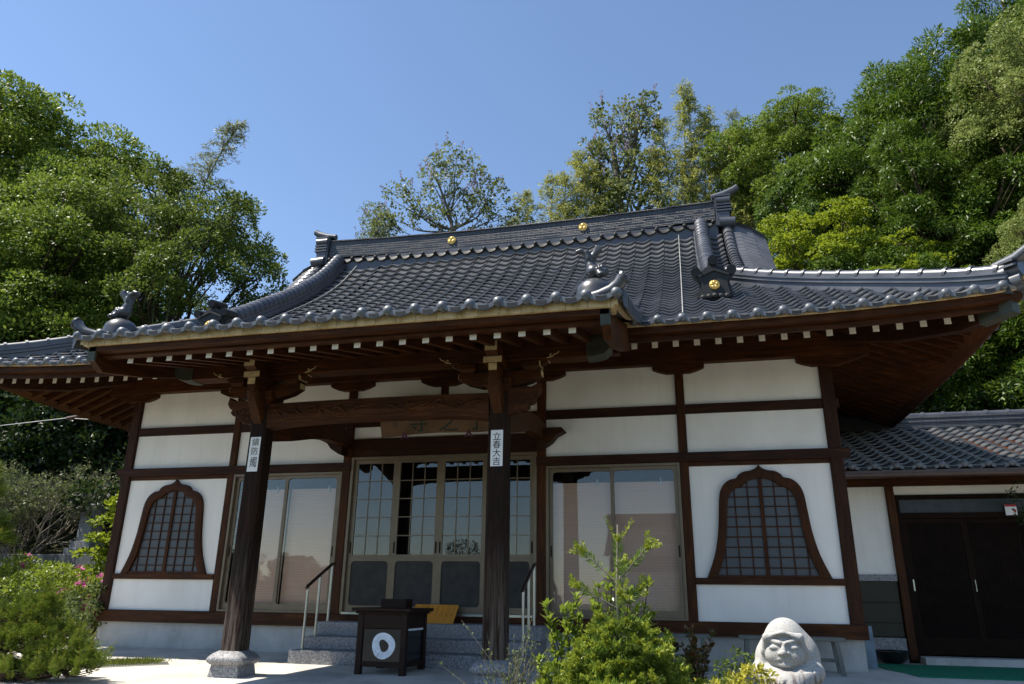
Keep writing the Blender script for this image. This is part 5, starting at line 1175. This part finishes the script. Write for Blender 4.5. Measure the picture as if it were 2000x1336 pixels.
# --- bamboo
def bamboo(name, loc, label, culms, leafm, seed, n_leaf=34, H=12, tip=.62, group='bamboo behind the hall', spread=1.0, L=.22, lean=1.0):
    t = thing(name, loc, label, 'bamboo', group); lv = Leaves(seed); g = np.random.default_rng(seed); mb = MB()
    for (dx, dy, h, lx) in culms:
        P = spline([np.array([dx, dy, -6]), np.array([dx+lx*.1, dy, h*.45]), np.array([dx+lx*.45, dy+.05, h*.8]), np.array([dx+lx*1.25, dy+.1, h])], 8); mb.tube(P, list(np.linspace(.075, .012, len(P))), 7)
        P = np.array(P); n = 38
        for k in range(n):
            f = tip+(1-tip)*(k+g.random())/n; i = f*(len(P)-1); i0 = min(int(i), len(P)-2); b = P[i0]+(P[i0+1]-P[i0])*(i-i0)
            for e in (0, 1):
                a = g.uniform(0, 2*np.pi); ln = (1.55*(1-((f-tip)/(1-tip))*.72))*g.uniform(.6, 1.1)*spread; d = np.array([math.cos(a), math.sin(a), .45]); q = b+d*ln; m = b+d*ln*.55+np.array([0, 0, .12*ln])
                q[2] -= .28*ln; mb.tube([b, m, q], [.012, .009, .005], 4, caps=False)
                tt = g.random(n_leaf)[:, None]; bs = np.where(tt < .5, b+(m-b)*tt*2, m+(q-m)*(tt*2-1)); ax = lv.dirs(n_leaf)*.8+np.array(d)*.6; ax[:, 2] -= .45
                lv.put(bs+lv.g.normal(0, .05, bs.shape), ax, lv.dirs(n_leaf)+np.array([0, 0, .5]), L*lv.g.uniform(.6, 1.2, n_leaf), L*.17)
    lv.build('crown', leafm, t); _local('culms', mb, M['culm'], t); return t
bamboo('bamboo', (-15.9, 11, 3.9), 'single feathery bamboo plume rising above the olive tree on the left', [(0, 0, 16.3, 1.6), (-1.6, .6, 14.3, .2), (-1.9, 1.4, 13.4, .5), (-.9, .5, 14.6, -.3)], [M['bamboo2']], 31, 30, tip=.66, spread=.85)
bamboo('bamboo', (-9.9, 14, 3.5), 'thin bamboo culms leaning just left of the roof edge', [(0, 0, 10.6, .4), (.5, .4, 11.2, .8), (-.8, .5, 9.4, -.4), (1.2, .3, 9.0, .5)], [M['bamboo2']], 32, 9, tip=.6, spread=.7)
bamboo('bamboo', (-1.6, 21, 9), 'pale bamboo clump above the roof ridge between the two gilded crests', [(-1.5, 0, 12.2, -.3), (-.6, .5, 13.3, .2), (.2, 0, 13.0, .2), (.8, .6, 14.6, .2), (1.3, 0, 13.6, .3), (2.0, .3, 13.2, .3), (2.6, .5, 12.2, .2), (-2.1, .4, 11.0, -.4), (.4, 1, 11.9, -.2)], [M['bamboo']], 33, 26, tip=.45, L=.25)
bamboo('bamboo', (4.9, 21, 9), 'tall yellowing bamboo right of the flowering paulownia', [(0, 0, 17.6, .2), (-.7, .5, 16.0, -.3), (.8, .3, 15.2, .4), (1.5, .6, 13.8, .5), (-1.2, .2, 14.0, -.2), (.3, 1, 14.2, .1), (2.2, .4, 12.6, .6), (-.2, .4, 12.8, .2), (.5, .2, 17.0, -.1), (1.1, .5, 16.2, .2), (1.9, .2, 14.4, .4), (2.7, .3, 13.4, .3)], [M['bamboo']], 34, 30, tip=.40, L=.26)
bamboo('bamboo', (8.2, 25, 12), 'grey green bamboo tips above the yellow green camphor right of the ridge', [(0, 0, 15.4, -.4), (1.9, .3, 15.0, .4), (.9, .5, 14.0, .1)], [M['bamboo2']], 35, 14, tip=.5, spread=.9)
# --- paulownias: open crowns, dark seed clusters, lilac panicles
def flowers(lv, C, Rr, O):
    k = lv.g.random(len(C)) < .30; k &= C[:, 2] > np.percentile(C[:, 2], 42); B = C[k]+O[k]*Rr[k][:, None]*.8
    lv.needles(B, B+np.array([0, 0, .55])+O[k]*.2, 16, .13, .08, 1.0, 1)
    k = lv.g.random(len(C)) < .20; B = C[k]+O[k]*Rr[k][:, None]*.5; lv.cloud(B, np.full(len(B), .16), O[k], 9, .16, .12, mi=2)
LB5 = [((-3.6, 0, 1.9), .75), ((3.6, 0, 1.7), .7), ((-2.6, 0, 3.7), .8), ((2.7, 0, 3.5), .8), ((-1.7, 0, 3.6), 1.0), ((-.6, .3, 4.9), 1.15), ((.9, -.2, 4.6), 1.1), ((1.9, .2, 3.2), .95), ((-2.6, .2, 2.5), .85), ((2.9, 0, 2.2), .8), ((.2, .5, 3.0), 1.1), ((-.9, -.5, 2.2), .8), ((1.2, .5, 1.7), .7), ((.2, 0, 5.7), .8)]
pA = leafy('paulownia_tree', (-7.3, 20, 17.4), 'open crowned paulownia on the skyline left of the first gilded crest', 'tree', 'paulownia trees on the skyline', LB5, [M['paul'], M['lilac'], M['dkleaf']], M['bark2'], 20, .42, 22, .17, .11, 41, .17, sink=9, fork=.35, extra=flowers, twigs=3, zmin=-.7)
copy_thing(pA, (-12.0, 21.5, 17.6), 2.1, .66, 'small paulownia, the lowest on the skyline beside the left ridge end')
LB6 = [((0, 0, 3.2), 1.5), ((-1.2, .3, 4.6), 1.1), ((.8, 0, 5.2), 1.2), ((-.5, .4, 6.8), 1.1), ((1.0, -.2, 7.6), .95), ((-1.6, 0, 6.4), .8), ((.4, .2, 8.8), .75), ((1.6, 0, 9.4), .5), ((-.9, 0, 8.6), .6), ((-1.9, .2, 3.2), .8), ((1.4, .2, 3.3), .8), ((-.6, 0, 1.6), 1.3)]
leafy('paulownia_tree', (1.7, 22, 17.2), 'tall narrow paulownia with lilac flowers, right of the second gilded crest', 'tree', 'paulownia trees on the skyline', LB6, [M['paul'], M['lilac'], M['dkleaf']], M['bark2'], 30, .38, 28, .20, .125, 42, .3, sink=9, fork=.35, extra=flowers, twigs=3, zmin=-.7)
# --- right hand slope
rA = leafy('camphor_tree', (9.9, 22, 24.9-9.6), 'yellow green camphor just right of the ridge end', 'tree', G, lobes_of(15, 3.9, 10, 20, rl=(.28, .45)), [M['camphor']], M['bark'], 20, .52, 140, .14, .07, 25, .35, sink=9, up=.5, flat=.8, coh=1.0)
oA = leafy('oak_tree', (15.2, 18, 23.4-11.6), 'large glossy dark green oak dominating the right slope', 'tree', G, lobes_of(16, 5.2, 12.5, 26, low=.1, rl=(.25, .42)), [M['oak']], M['bark'], 17, .55, 110, .22, .062, 26, .42, sink=9, droop=.5, up=.35, flat=.8, zmin=-.55, coh=.6)
oB = leafy('oak_tree', (11.2, 20, 21.3-9.5), 'fresh green oak between the camphor and the large dark oak', 'tree', G, lobes_of(17, 4.0, 9.8, 20, low=.1, rl=(.26, .42)), [M['oak2']], M['bark'], 19, .46, 105, .16, .065, 27, .32, sink=9, droop=.25, zmin=-.5, coh=.7)
copy_thing(oA, (22.5, 22, 17.6), 2.2, (1.0, 1.0, 1.08), 'dark oak on the highest part of the slope at the top right corner')
copy_thing(oA, (16.8, 13.5, 8.6-4.2), 4.1, .78, 'dark oak low on the slope just behind the right roof corner')
copy_thing(oA, (11.2, 14.5, 5.6), 1.1, .66, 'dark oak low on the slope behind the right hip of the roof')
copy_thing(oB, (19.5, 20, 12.2), 3.0, (1.05, 1.05, 1.0), 'fresh green oak in the middle of the right slope behind the dark oak')
copy_thing(oA, (14.2, 15.5, 10.2), 5.2, .70, 'glossy dark oak in the middle of the slope below the large oak')
mA = leafy('maple_tree', (9.6, 15.5, 16.3-7.2), 'bright lime green maple beside the right gable of the roof', 'tree', G, [((c[0], c[1], c[2]), (r[0], r[1], r[2]*.42)) for c, r in lobes_of(18, 2.9, 7.2, 28, low=.05, rl=(.26, .42))], [M['maple']], M['bark'], 32, .32, 70, .12, .085, 28, .2, sink=8, up=1.0, flat=.4, zmin=-.2)
copy_thing(mA, (12.2, 14.2, 7.9), 2.5, .82, 'lime green maple lower down, right of the brighter one by the gable')
rB = leafy('camphor_tree', (17.9, 13.5, 21.4-8.8), 'pale camphor cut by the right edge of the view, high on the slope', 'tree', G, lobes_of(19, 3.4, 8.8, 18, rl=(.30, .46)), [M['camphor2']], M['bark'], 22, .46, 140, .115, .056, 29, .3, sink=9, up=.5, flat=.8, coh=1.0)
copy_thing(rB, (15.6, 11.2, 7.9), 1.7, .58, 'pale camphor at the right edge just above the corner end tile')
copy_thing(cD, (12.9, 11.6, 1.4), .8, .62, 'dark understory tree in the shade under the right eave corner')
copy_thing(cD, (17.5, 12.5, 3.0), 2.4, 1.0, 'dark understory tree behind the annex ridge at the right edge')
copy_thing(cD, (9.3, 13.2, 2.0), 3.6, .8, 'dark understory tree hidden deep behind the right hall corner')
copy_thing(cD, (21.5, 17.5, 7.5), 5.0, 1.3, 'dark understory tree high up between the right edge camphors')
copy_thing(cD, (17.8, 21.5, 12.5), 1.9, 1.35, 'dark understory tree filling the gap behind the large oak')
def sprawl(name, loc, label, group, lobes, leaf, per, cr, n, L, W, seed, cat='shrub', r0=.05, bark='bark', up=.8, flat=.7, zmin=-.1, droop=0, extra=None, sink=.3, open_=.9):
    return leafy(name, loc, label, cat, group, lobes, leaf, M[bark], per, cr, n, L, W, seed, r0, sink=sink, up=up, flat=flat, zmin=zmin, droop=droop, extra=extra, open_=open_)
sprawl('slope_shrub', (12.6, 14, 5.9), 'sunlit yellow green shrub above the annex ridge, under the right eave', None, [((0, 0, .7), .8), ((-.5, .2, .4), .6), ((.7, .1, .9), .7), ((.3, 0, 1.5), .6), ((1.2, .2, .5), .6)], [M['camphor2']], 60, .26, 40, .12, .065, 51, sink=2)
sprawl('slope_shrub', (15.4, 14, 6.6), 'light green shrub at the right edge above the annex roof', None, [((0, 0, .8), .9), ((.8, .2, 1.3), .8), ((-.2, .1, 1.9), .6)], [M['maple']], 45, .28, 40, .14, .075, 52, sink=3)
gl = Leaves(60); n = 5200; px = gl.g.uniform(8.5, 17, n); py = gl.g.uniform(9.3, 11.8, n); b = np.stack([px, py, hill(px, py)-.03], 1); ax = gl.dirs(n)*.45+np.array([0, 0, 1.0]); gl.put(b, ax, gl.dirs(n), gl.g.uniform(.25, .7, n), .03)
o = gl.build('undergrowth', [M['grass']], None, local=False); tag(o, 'long grass growing on the bank above the annex roof', 'grass', kind='stuff')

# --- left garden
AZ = [((0, 0, .75), (1.15, .9, .75)), ((-1.3, .2, .8), (1.1, .9, .82)), ((.85, -.1, .55), (.75, .65, .62)), ((-2.4, 0, .7), (1.0, .9, .8))]
def azf(lv, C, Rr, O):
    k = (C[:, 0] > .55) & (C[:, 2] > .25) & (lv.g.random(len(C)) < .33); lv.cloud(C[k]+O[k]*.10, np.full(k.sum(), .055), O[k], 12, .085, .06, mi=1)
    k = (lv.g.random(len(C)) < .012); lv.cloud(C[k]+O[k]*.10, np.full(k.sum(), .05), O[k], 10, .08, .06, mi=1)
sprawl('azalea_bush', (-8.35, .55, .0), 'clipped rounded azalea with a few magenta blossoms left of the hall corner', None, AZ, [M['azalea'], M['pink']], 210, .13, 34, .075, .036, 53, extra=azf, up=1.1, flat=.55, zmin=-.3)
sprawl('variegated_shrub', (-6.95, -.05, 0), 'small pale green shrub tucked between azalea and hall foundation', None, [((0, 0, .45), (.32, .3, .4)), ((-.2, .1, .75), .25), ((.05, .1, .95), .18)], [M['sage']], 150, .12, 26, .10, .04, 54, up=.6)
# young maple by the corner post
sprawl('young_maple', (-8.45, 1.7, .0), 'slender young maple with bright green leaves beside the left corner post', None, [((0, 0, 1.3), (.5, .4, .16)), ((-.35, .1, 1.7), (.45, .4, .14)), ((.3, 0, 2.05), (.5, .4, .15)), ((.05, .1, 2.45), (.45, .35, .15)), ((.45, 0, 2.75), (.4, .35, .16)), ((.6, .1, 3.05), (.34, .3, .18)), ((-.45, 0, 1.05), (.4, .35, .14)), ((.35, .1, 1.65), (.4, .3, .12)), ((.75, .05, 3.4), (.25, .2, .14))], [M['maple']], 130, .14, 22, .105, .075, 55, r0=.045, up=1.2, flat=.45, zmin=-.6)
# bare twiggy shrub
def twiggy():
    t = thing('bare_shrub', (-14.9, 5.8, 1.75), 'wide shrub of pale bare twigs with sparse new leaves at the left edge', 'shrub'); g = np.random.default_rng(8); mb = MB(); lv = Leaves(9)
    def grow(p, d, L, r, lev):
        q = p+d*L; m = (p+q)/2+g.normal(0, .05*L, 3); mb.tube([p, m, q], [r, r*.85, r*.7], 5 if lev < 3 else 3, caps=False)
        if lev >= 3:
            n = 2; lv.put(p+(q-p)*g.random((n, 1)), lv.dirs(n)+d, lv.dirs(n)+np.array([0, 0, 1]), g.uniform(.06, .12, n), .045)
        if lev == 5 or (lev == 4 and g.random() < .12): return
        for k in range(3 if lev < 4 else 4):
            nd = d+g.normal(0, .42, 3)+np.array([0, 0, .10]); nd = nd/np.linalg.norm(nd); grow(p+(q-p)*g.uniform(.55, 1), nd, L*g.uniform(.62, .82), r*.62, lev+1)
    for k in range(15):
        a = 2*math.pi*k/15; d = np.array([math.cos(a)*.75, math.sin(a)*.6, .8]); d = d/np.linalg.norm(d); grow(np.array([.25*math.cos(a), .2*math.sin(a), .0]), d, 1.15*g.uniform(.8, 1.15), .035, 0)
    _local('branches', mb, M['twig'], t); lv.build('leaves', [M['sage']], t)
twiggy()
def pine(name, loc, label, pads, seed, nl=.072, shoots=62, lean=(0, 0)):
    t = thing(name, loc, label, 'pine tree', 'garden pines on the left'); g = np.random.default_rng(seed); lv = Leaves(seed); mb = MB()
    hz = max(p[2] for p, r in pads); mb.tube(spline([(0, 0, -.2), (lean[0]*.4+.05, lean[1]*.4, hz*.35), (lean[0], lean[1], hz*.75)], 6), list(np.linspace(.07, .03, 13)), 7)
    A, B, A2, B2 = [], [], [], []
    for p, r in pads:
        p = np.array(p, float); b0 = np.array([lean[0]*.5, lean[1]*.5, p[2]*.55]); mb.tube(spline([b0, (b0+p)/2+np.array([0, 0, -.05]), p], 4), list(np.linspace(.03, .012, 9)), 5)
        for k in range(int(shoots*r[0]/.4)):
            d = lv.dirs(1, -.25)[0]; e = p+d*np.array(r)*g.uniform(.5, 1.0); u = d*.5+np.array([0, 0, .75])+g.normal(0, .25, 3); u = u/np.linalg.norm(u); ln = g.uniform(.08, .19)
            mb.tube([p+(e-p)*.15, (p+e)/2+np.array([0, 0, -.03]), e], [.009, .007, .005], 4, caps=False); A.append(e); B.append(e+u*ln)
    lv.needles(np.array(A), np.array(B), 70, nl, .0075, .8, 0); A = np.array(A); B = np.array(B); k = g.random(len(A)) < .6; lv.needles(A[k]+(B[k]-A[k])*.55, B[k]+(B[k]-A[k])*.35, 26, nl*.45, .009, .5, 1)
    _local('branches', mb, M['bark'], t); lv.build('needles', [M['needle'], M['needle_tip']], t)
M['needle_tip'] = m_leaf('young pine needles', (.10, .125, .012), (.16, .18, .02), (.24, .25, .04), .45, .3, .3)
pads = [((-.1, 0, .95), (.45, .35, .2)), ((-.55, .1, .75), (.5, .4, .22)), ((.3, 0, .62), (.45, .35, .18)), ((.62, -.05, .40), (.40, .32, .16)), ((-.2, -.2, .5), (.5, .35, .18)), ((.72, -.1, .14), (.45, .32, .15)), ((.15, -.25, .08), (.5, .35, .16)), ((-.7, -.1, .35), (.5, .4, .2)), ((-.55, -.2, .05), (.5, .35, .16)), ((.12, .1, 1.12), (.2, .2, .16)), ((1.02, -.05, .26), (.2, .2, .1))]
pine('garden_pine', (-4.25, -4.0, gz(-4)), 'spreading garden pine with upright brushy shoots in the lower left corner', [((p[0], p[1], p[2]*.78), r) for p, r in pads], 71)
pine('garden_pine', (-10.6, .2, 0), 'dark long needled pine cut off by the left edge, above the azalea', [((0, 0, 2.9), (.5, .5, .3)), ((-.3, 0, 2.4), (.6, .5, .3)), ((.35, 0, 2.15), (.55, .5, .25)), ((-.2, 0, 1.9), (.6, .5, .3)), ((0, 0, 3.3), (.3, .3, .3)), ((.7, 0, 1.85), (.4, .4, .2))], 72, nl=.26, shoots=30)
gl = Leaves(61); n = 5200; tt = gl.g.random(n); px = -5.35+1.5*tt+gl.g.normal(0, .10, n); py = -2.95+1.0*tt*1.0+gl.g.normal(0, .13, n); b = np.stack([px, py, .033*py+.002], 1); ax = gl.dirs(n)*.6+np.array([0, 0, .9]); gl.put(b, ax, gl.dirs(n), gl.g.uniform(.04, .10, n), .012)
o = gl.build('grass', [M['grass']], None, local=False); tag(o, 'strip of short turf beside the drain grating on the forecourt', 'grass', kind='stuff')

# --- plants in the bed before the hall
def fir():
    t = thing('fir_sapling', (3.86, -7.0, gz(-7)), 'young fir with pale new shoots standing before the right window', 'fir tree'); g = np.random.default_rng(81); lv = Leaves(82); mb = MB()
    Ht = 1.72; mb.tube([(0, 0, -.1), (.005, 0, .6), (-.02, 0, 1.2), (.0, 0, Ht)], [.026, .019, .012, .006], 7); A, B, SA, SB = [], [], [], []
    def branch(p, d, L, tips=4):
        q = p+d*L+np.array([0, 0, .12*L]); mb.tube([p, (p+q)/2+np.array([0, 0, -.015]), q], [.008, .006, .004], 5, caps=False); A.append(p+(q-p)*.12); B.append(q)
        sd = np.cross(d, (0, 0, 1)); sd = sd/(np.linalg.norm(sd)+1e-9)
        n = int(L/.075)
        for k in range(n):
            f = .25+.7*(k+.5)/n
            for e in (-1, 1):
                s0 = p+(q-p)*f; u = d*.7+sd*e*.75+np.array([0, 0, g.normal(.05, .12)]); ln = L*.5*(1.15-f)*g.uniform(.7, 1.25)+.03; A.append(s0); B.append(s0+u*ln)
                if g.random() < .42: v = u+g.normal(0, .3, 3); SA.append(s0+u*ln*.95); SB.append(s0+u*ln+v*g.uniform(.025, .055))
        for k in range(tips):
            v = d*.9+g.normal(0, .45, 3)+np.array([0, 0, .25]); v = v/np.linalg.norm(v); SA.append(q); SB.append(q+v*g.uniform(.045, .085))
    for z, n, L in ((.06, 9, .66), (.14, 9, .62), (.22, 9, .60), (.30, 9, .55), (.38, 8, .52), (.43, 9, .50), (.51, 9, .46), (.58, 9, .43), (.65, 8, .39), (.71, 8, .36), (.78, 7, .32), (.85, 6, .27), (.93, 6, .22), (1.0, 5, .17)):
        a0 = g.uniform(0, 6)
        for k in range(n): a = a0+2*math.pi*k/n+g.normal(0, .12); branch(np.array([0, 0, z]), np.array([math.cos(a), math.sin(a), g.uniform(.0, .30)]), L*g.uniform(.75, 1.12), 5)
    for z, d, L in ((1.12, (-.8, -.2, .45), .33), (1.13, (.62, .1, .5), .22), (1.30, (-.72, .2, .62), .34), (1.31, (.66, -.1, .72), .32), (1.30, (.1, .7, .5), .25), (1.12, (.2, -.8, .3), .25)):
        p = np.array([-.01, 0, z]); d = np.array(d); q = p+d*L; mb.tube([p, q], [.007, .004], 5, caps=False); A += [p+(q-p)*.3, p+(q-p)*.55]; B += [q, q]
        for k in range(5): v = d+g.normal(0, .5, 3); v = v/np.linalg.norm(v); SA.append(q); SB.append(q+v*g.uniform(.08, .14))
    A += [np.array([0, 0, 1.0]), np.array([0, 0, 1.35])]*3; B += [np.array([0, 0, 1.4]), np.array([0, 0, Ht-.12])]*3
    for v, ln in (((-.45, 0, .9), .21), ((.55, 0, .8), .2), ((-.2, .2, .6), .1), ((.1, -.3, .5), .09)): SA.append(np.array([0, 0, Ht-.13])); SB.append(SA[-1]+np.array(v)*ln)
    lv.needles(np.array(A), np.array(B), 40, .062, .0075, .8, 0); lv.needles(np.array(SA), np.array(SB), 44, .028, .011, .8, 1)
    _local('branches', mb, M['bark2'], t); lv.build('needles', [M['needle2'], M['shoot']], t)
fir()
def stems(name, loc, label, specs, seed, leafm, L, W, n, bark='twig', along=True, r=.008, upright=.6, cat='shrub'):
    t = thing(name, loc, label, cat); g = np.random.default_rng(seed); lv = Leaves(seed); mb = MB()
    for (dx, dy, h, lx, ly) in specs:
        P = np.array(spline([(dx*.3, dy*.3, -.05), (dx*.7, dy*.7, h*.5), (dx+lx, dy+ly, h)], 6)); mb.tube(P, list(np.linspace(r, r*.35, len(P))), 5, caps=False)
        if along:
            f = g.uniform(.2, 1, n)*(len(P)-1.01); i = f.astype(int); b = P[i]+(P[i+1]-P[i])*(f-i)[:, None]; ax = lv.dirs(n)+np.array([0, 0, upright]); lv.put(b, ax, lv.dirs(n)+np.array([0, 0, .8]), L*g.uniform(.6, 1.2, n), W*g.uniform(.8, 1.2, n))
        else:
            for c, m in ((P[-1], n), (P[-2], n//2), (P[-3], n*2//3), (P[-4], n//2), (P[-5], n//2), (P[-6], n//3)):
                a = g.uniform(0, 6.28, m); ax = np.stack([np.cos(a), np.sin(a), g.uniform(.15, 1.7, m)], 1); nr = np.stack([-np.cos(a), -np.sin(a), np.full(m, .9)], 1); lv.put(np.repeat(c[None], m, 0)+lv.g.normal(0, .012, (m, 3)), ax, nr, L*g.uniform(.6, 1.2, m), W*g.uniform(.8, 1.15, m), fold=.18)
    _local('stems', mb, M[bark], t); lv.build('leaves', leafm, t); return t
g = np.random.default_rng(5)
stems('laurel_shrub', (3.70, -6.75, gz(-6.75)), 'broad leaved bright green shrub growing behind and left of the young fir', [(x, g.normal(0, .10), h, g.normal(0, .04), 0) for x, h in ((-.36, 1.12), (-.30, .98), (-.22, 1.18), (-.15, 1.02), (-.10, 1.27), (-.02, 1.12), (.03, 1.33), (.10, 1.24), (.16, 1.08), (.24, 1.22), (.33, 1.28), (.38, 1.05), (-.42, .85), (-.34, .72), (-.39, 1.02), (-.27, 1.08), (-.33, .90), (-.2, 1.10), (-.14, .92), (-.46, .72), (-.5, .62), (.20, 1.15), (.27, 1.10), (.30, .98), (.05, .95), (-.2, .85), (-.44, .55), (-.40, .66))], 83, [M['laurel']], .078, .030, 13, 'bark', False, .009)
stems('wispy_shrub', (2.95, -6.5, gz(-6.5)), 'wispy grey green shrub of thin stems in front of the right pillar base', [(g.normal(0, .12), g.normal(0, .1), g.uniform(.45, 1.0), g.normal(.04, .16), g.normal(0, .08)) for k in range(46)], 84, [M['sage']], .030, .014, 34, 'twig', True, .0045)
stems('reddish_shrub', (4.33, -3.7, gz(-3.7)), 'upright reddish green shrub between the fir and the left end of the bench', [(g.normal(0, .11), g.normal(0, .09), g.uniform(.35, .80), g.normal(0, .05), 0) for k in range(22)], 85, [M['nandina']], .075, .042, 30, 'bark', True, .007)
sprawl('olive_shrub', (4.80, -4.6, gz(-4.6)), 'dull green low shrub just left of the stone statue', None, [((0, 0, .30), (.30, .25, .30)), ((.22, .05, .42), (.2, .2, .24)), ((-.18, 0, .22), .2)], [M['broad']], 420, .075, 20, .055, .024, 86, r0=.012)
sprawl('golden_shrub', (4.66, -6.3, gz(-6.3)+.17), 'low golden leaved shrub just in front of the dull one, left of the stone statue', None, [((0, 0, .28), (.22, .18, .22)), ((-.22, 0, .22), (.2, .16, .18)), ((.14, 0, .42), (.14, .12, .14))], [M['gold_l']], 520, .06, 22, .045, .022, 87, r0=.010)
sprawl('cedar_ball', (9.86, 1.5, 2.22), 'dark green hanging bush at the annex door, cut off by the right edge', None, [((0, 0, .35), (.28, .28, .42))], [M['dkleaf']], 500, .09, 22, .06, .02, 88, r0=.012, zmin=-1, sink=0)
# pine mirrored in the door glass
leafy('round_pine', (-7.6, -25.5, -.4), 'round headed pine across the yard, mirrored in the door glass', 'tree', None, [((0, 0, 3.6), (.75, .75, .5)), ((-.6, 0, 3.1), (.5, .5, .3)), ((.6, .1, 3.15), (.5, .5, .3))], [M['dkleaf']], M['bark'], 60, .25, 30, .12, .04, 89, .1, sink=.3)
for loc, rz, sc_, lab in (((-40, -66, -.5), .4, .80, 'far tree across the yard, mirrored low in the left window'), ((-30, -84, -.5), 1.7, .62, 'far tree across the yard, mirrored beside the round pine'), ((-56, -72, -.5), 2.9, 1.0, 'far tree across the yard, mirrored at the left edge of the left window'), ((14, -70, -.5), 4.1, .8, 'far tree standing behind the gate house across the yard'), ((24, -70, -.5), 5.3, .9, 'far tree across the yard, right of the gate house'), ((-6, -84, -.5), 3.3, .6, 'far tree across the yard, left of the gate house')): copy_thing(cD, loc, rz, sc_, lab)['group'] = 'trees across the yard'
for k, (x, y, sc_) in enumerate(((-34, -62, .62), (-47, -60, .75), (-27, -66, .55), (-20, -70, .5), (-62, -64, .9), (-52, -74, .9), (-13, -72, .5))):
    copy_thing(cD, (x, y, -.5), k*1.1, sc_, 'tree in the far row across the yard, mirrored dimly in the left windows')['group'] = 'row of trees across the yard'
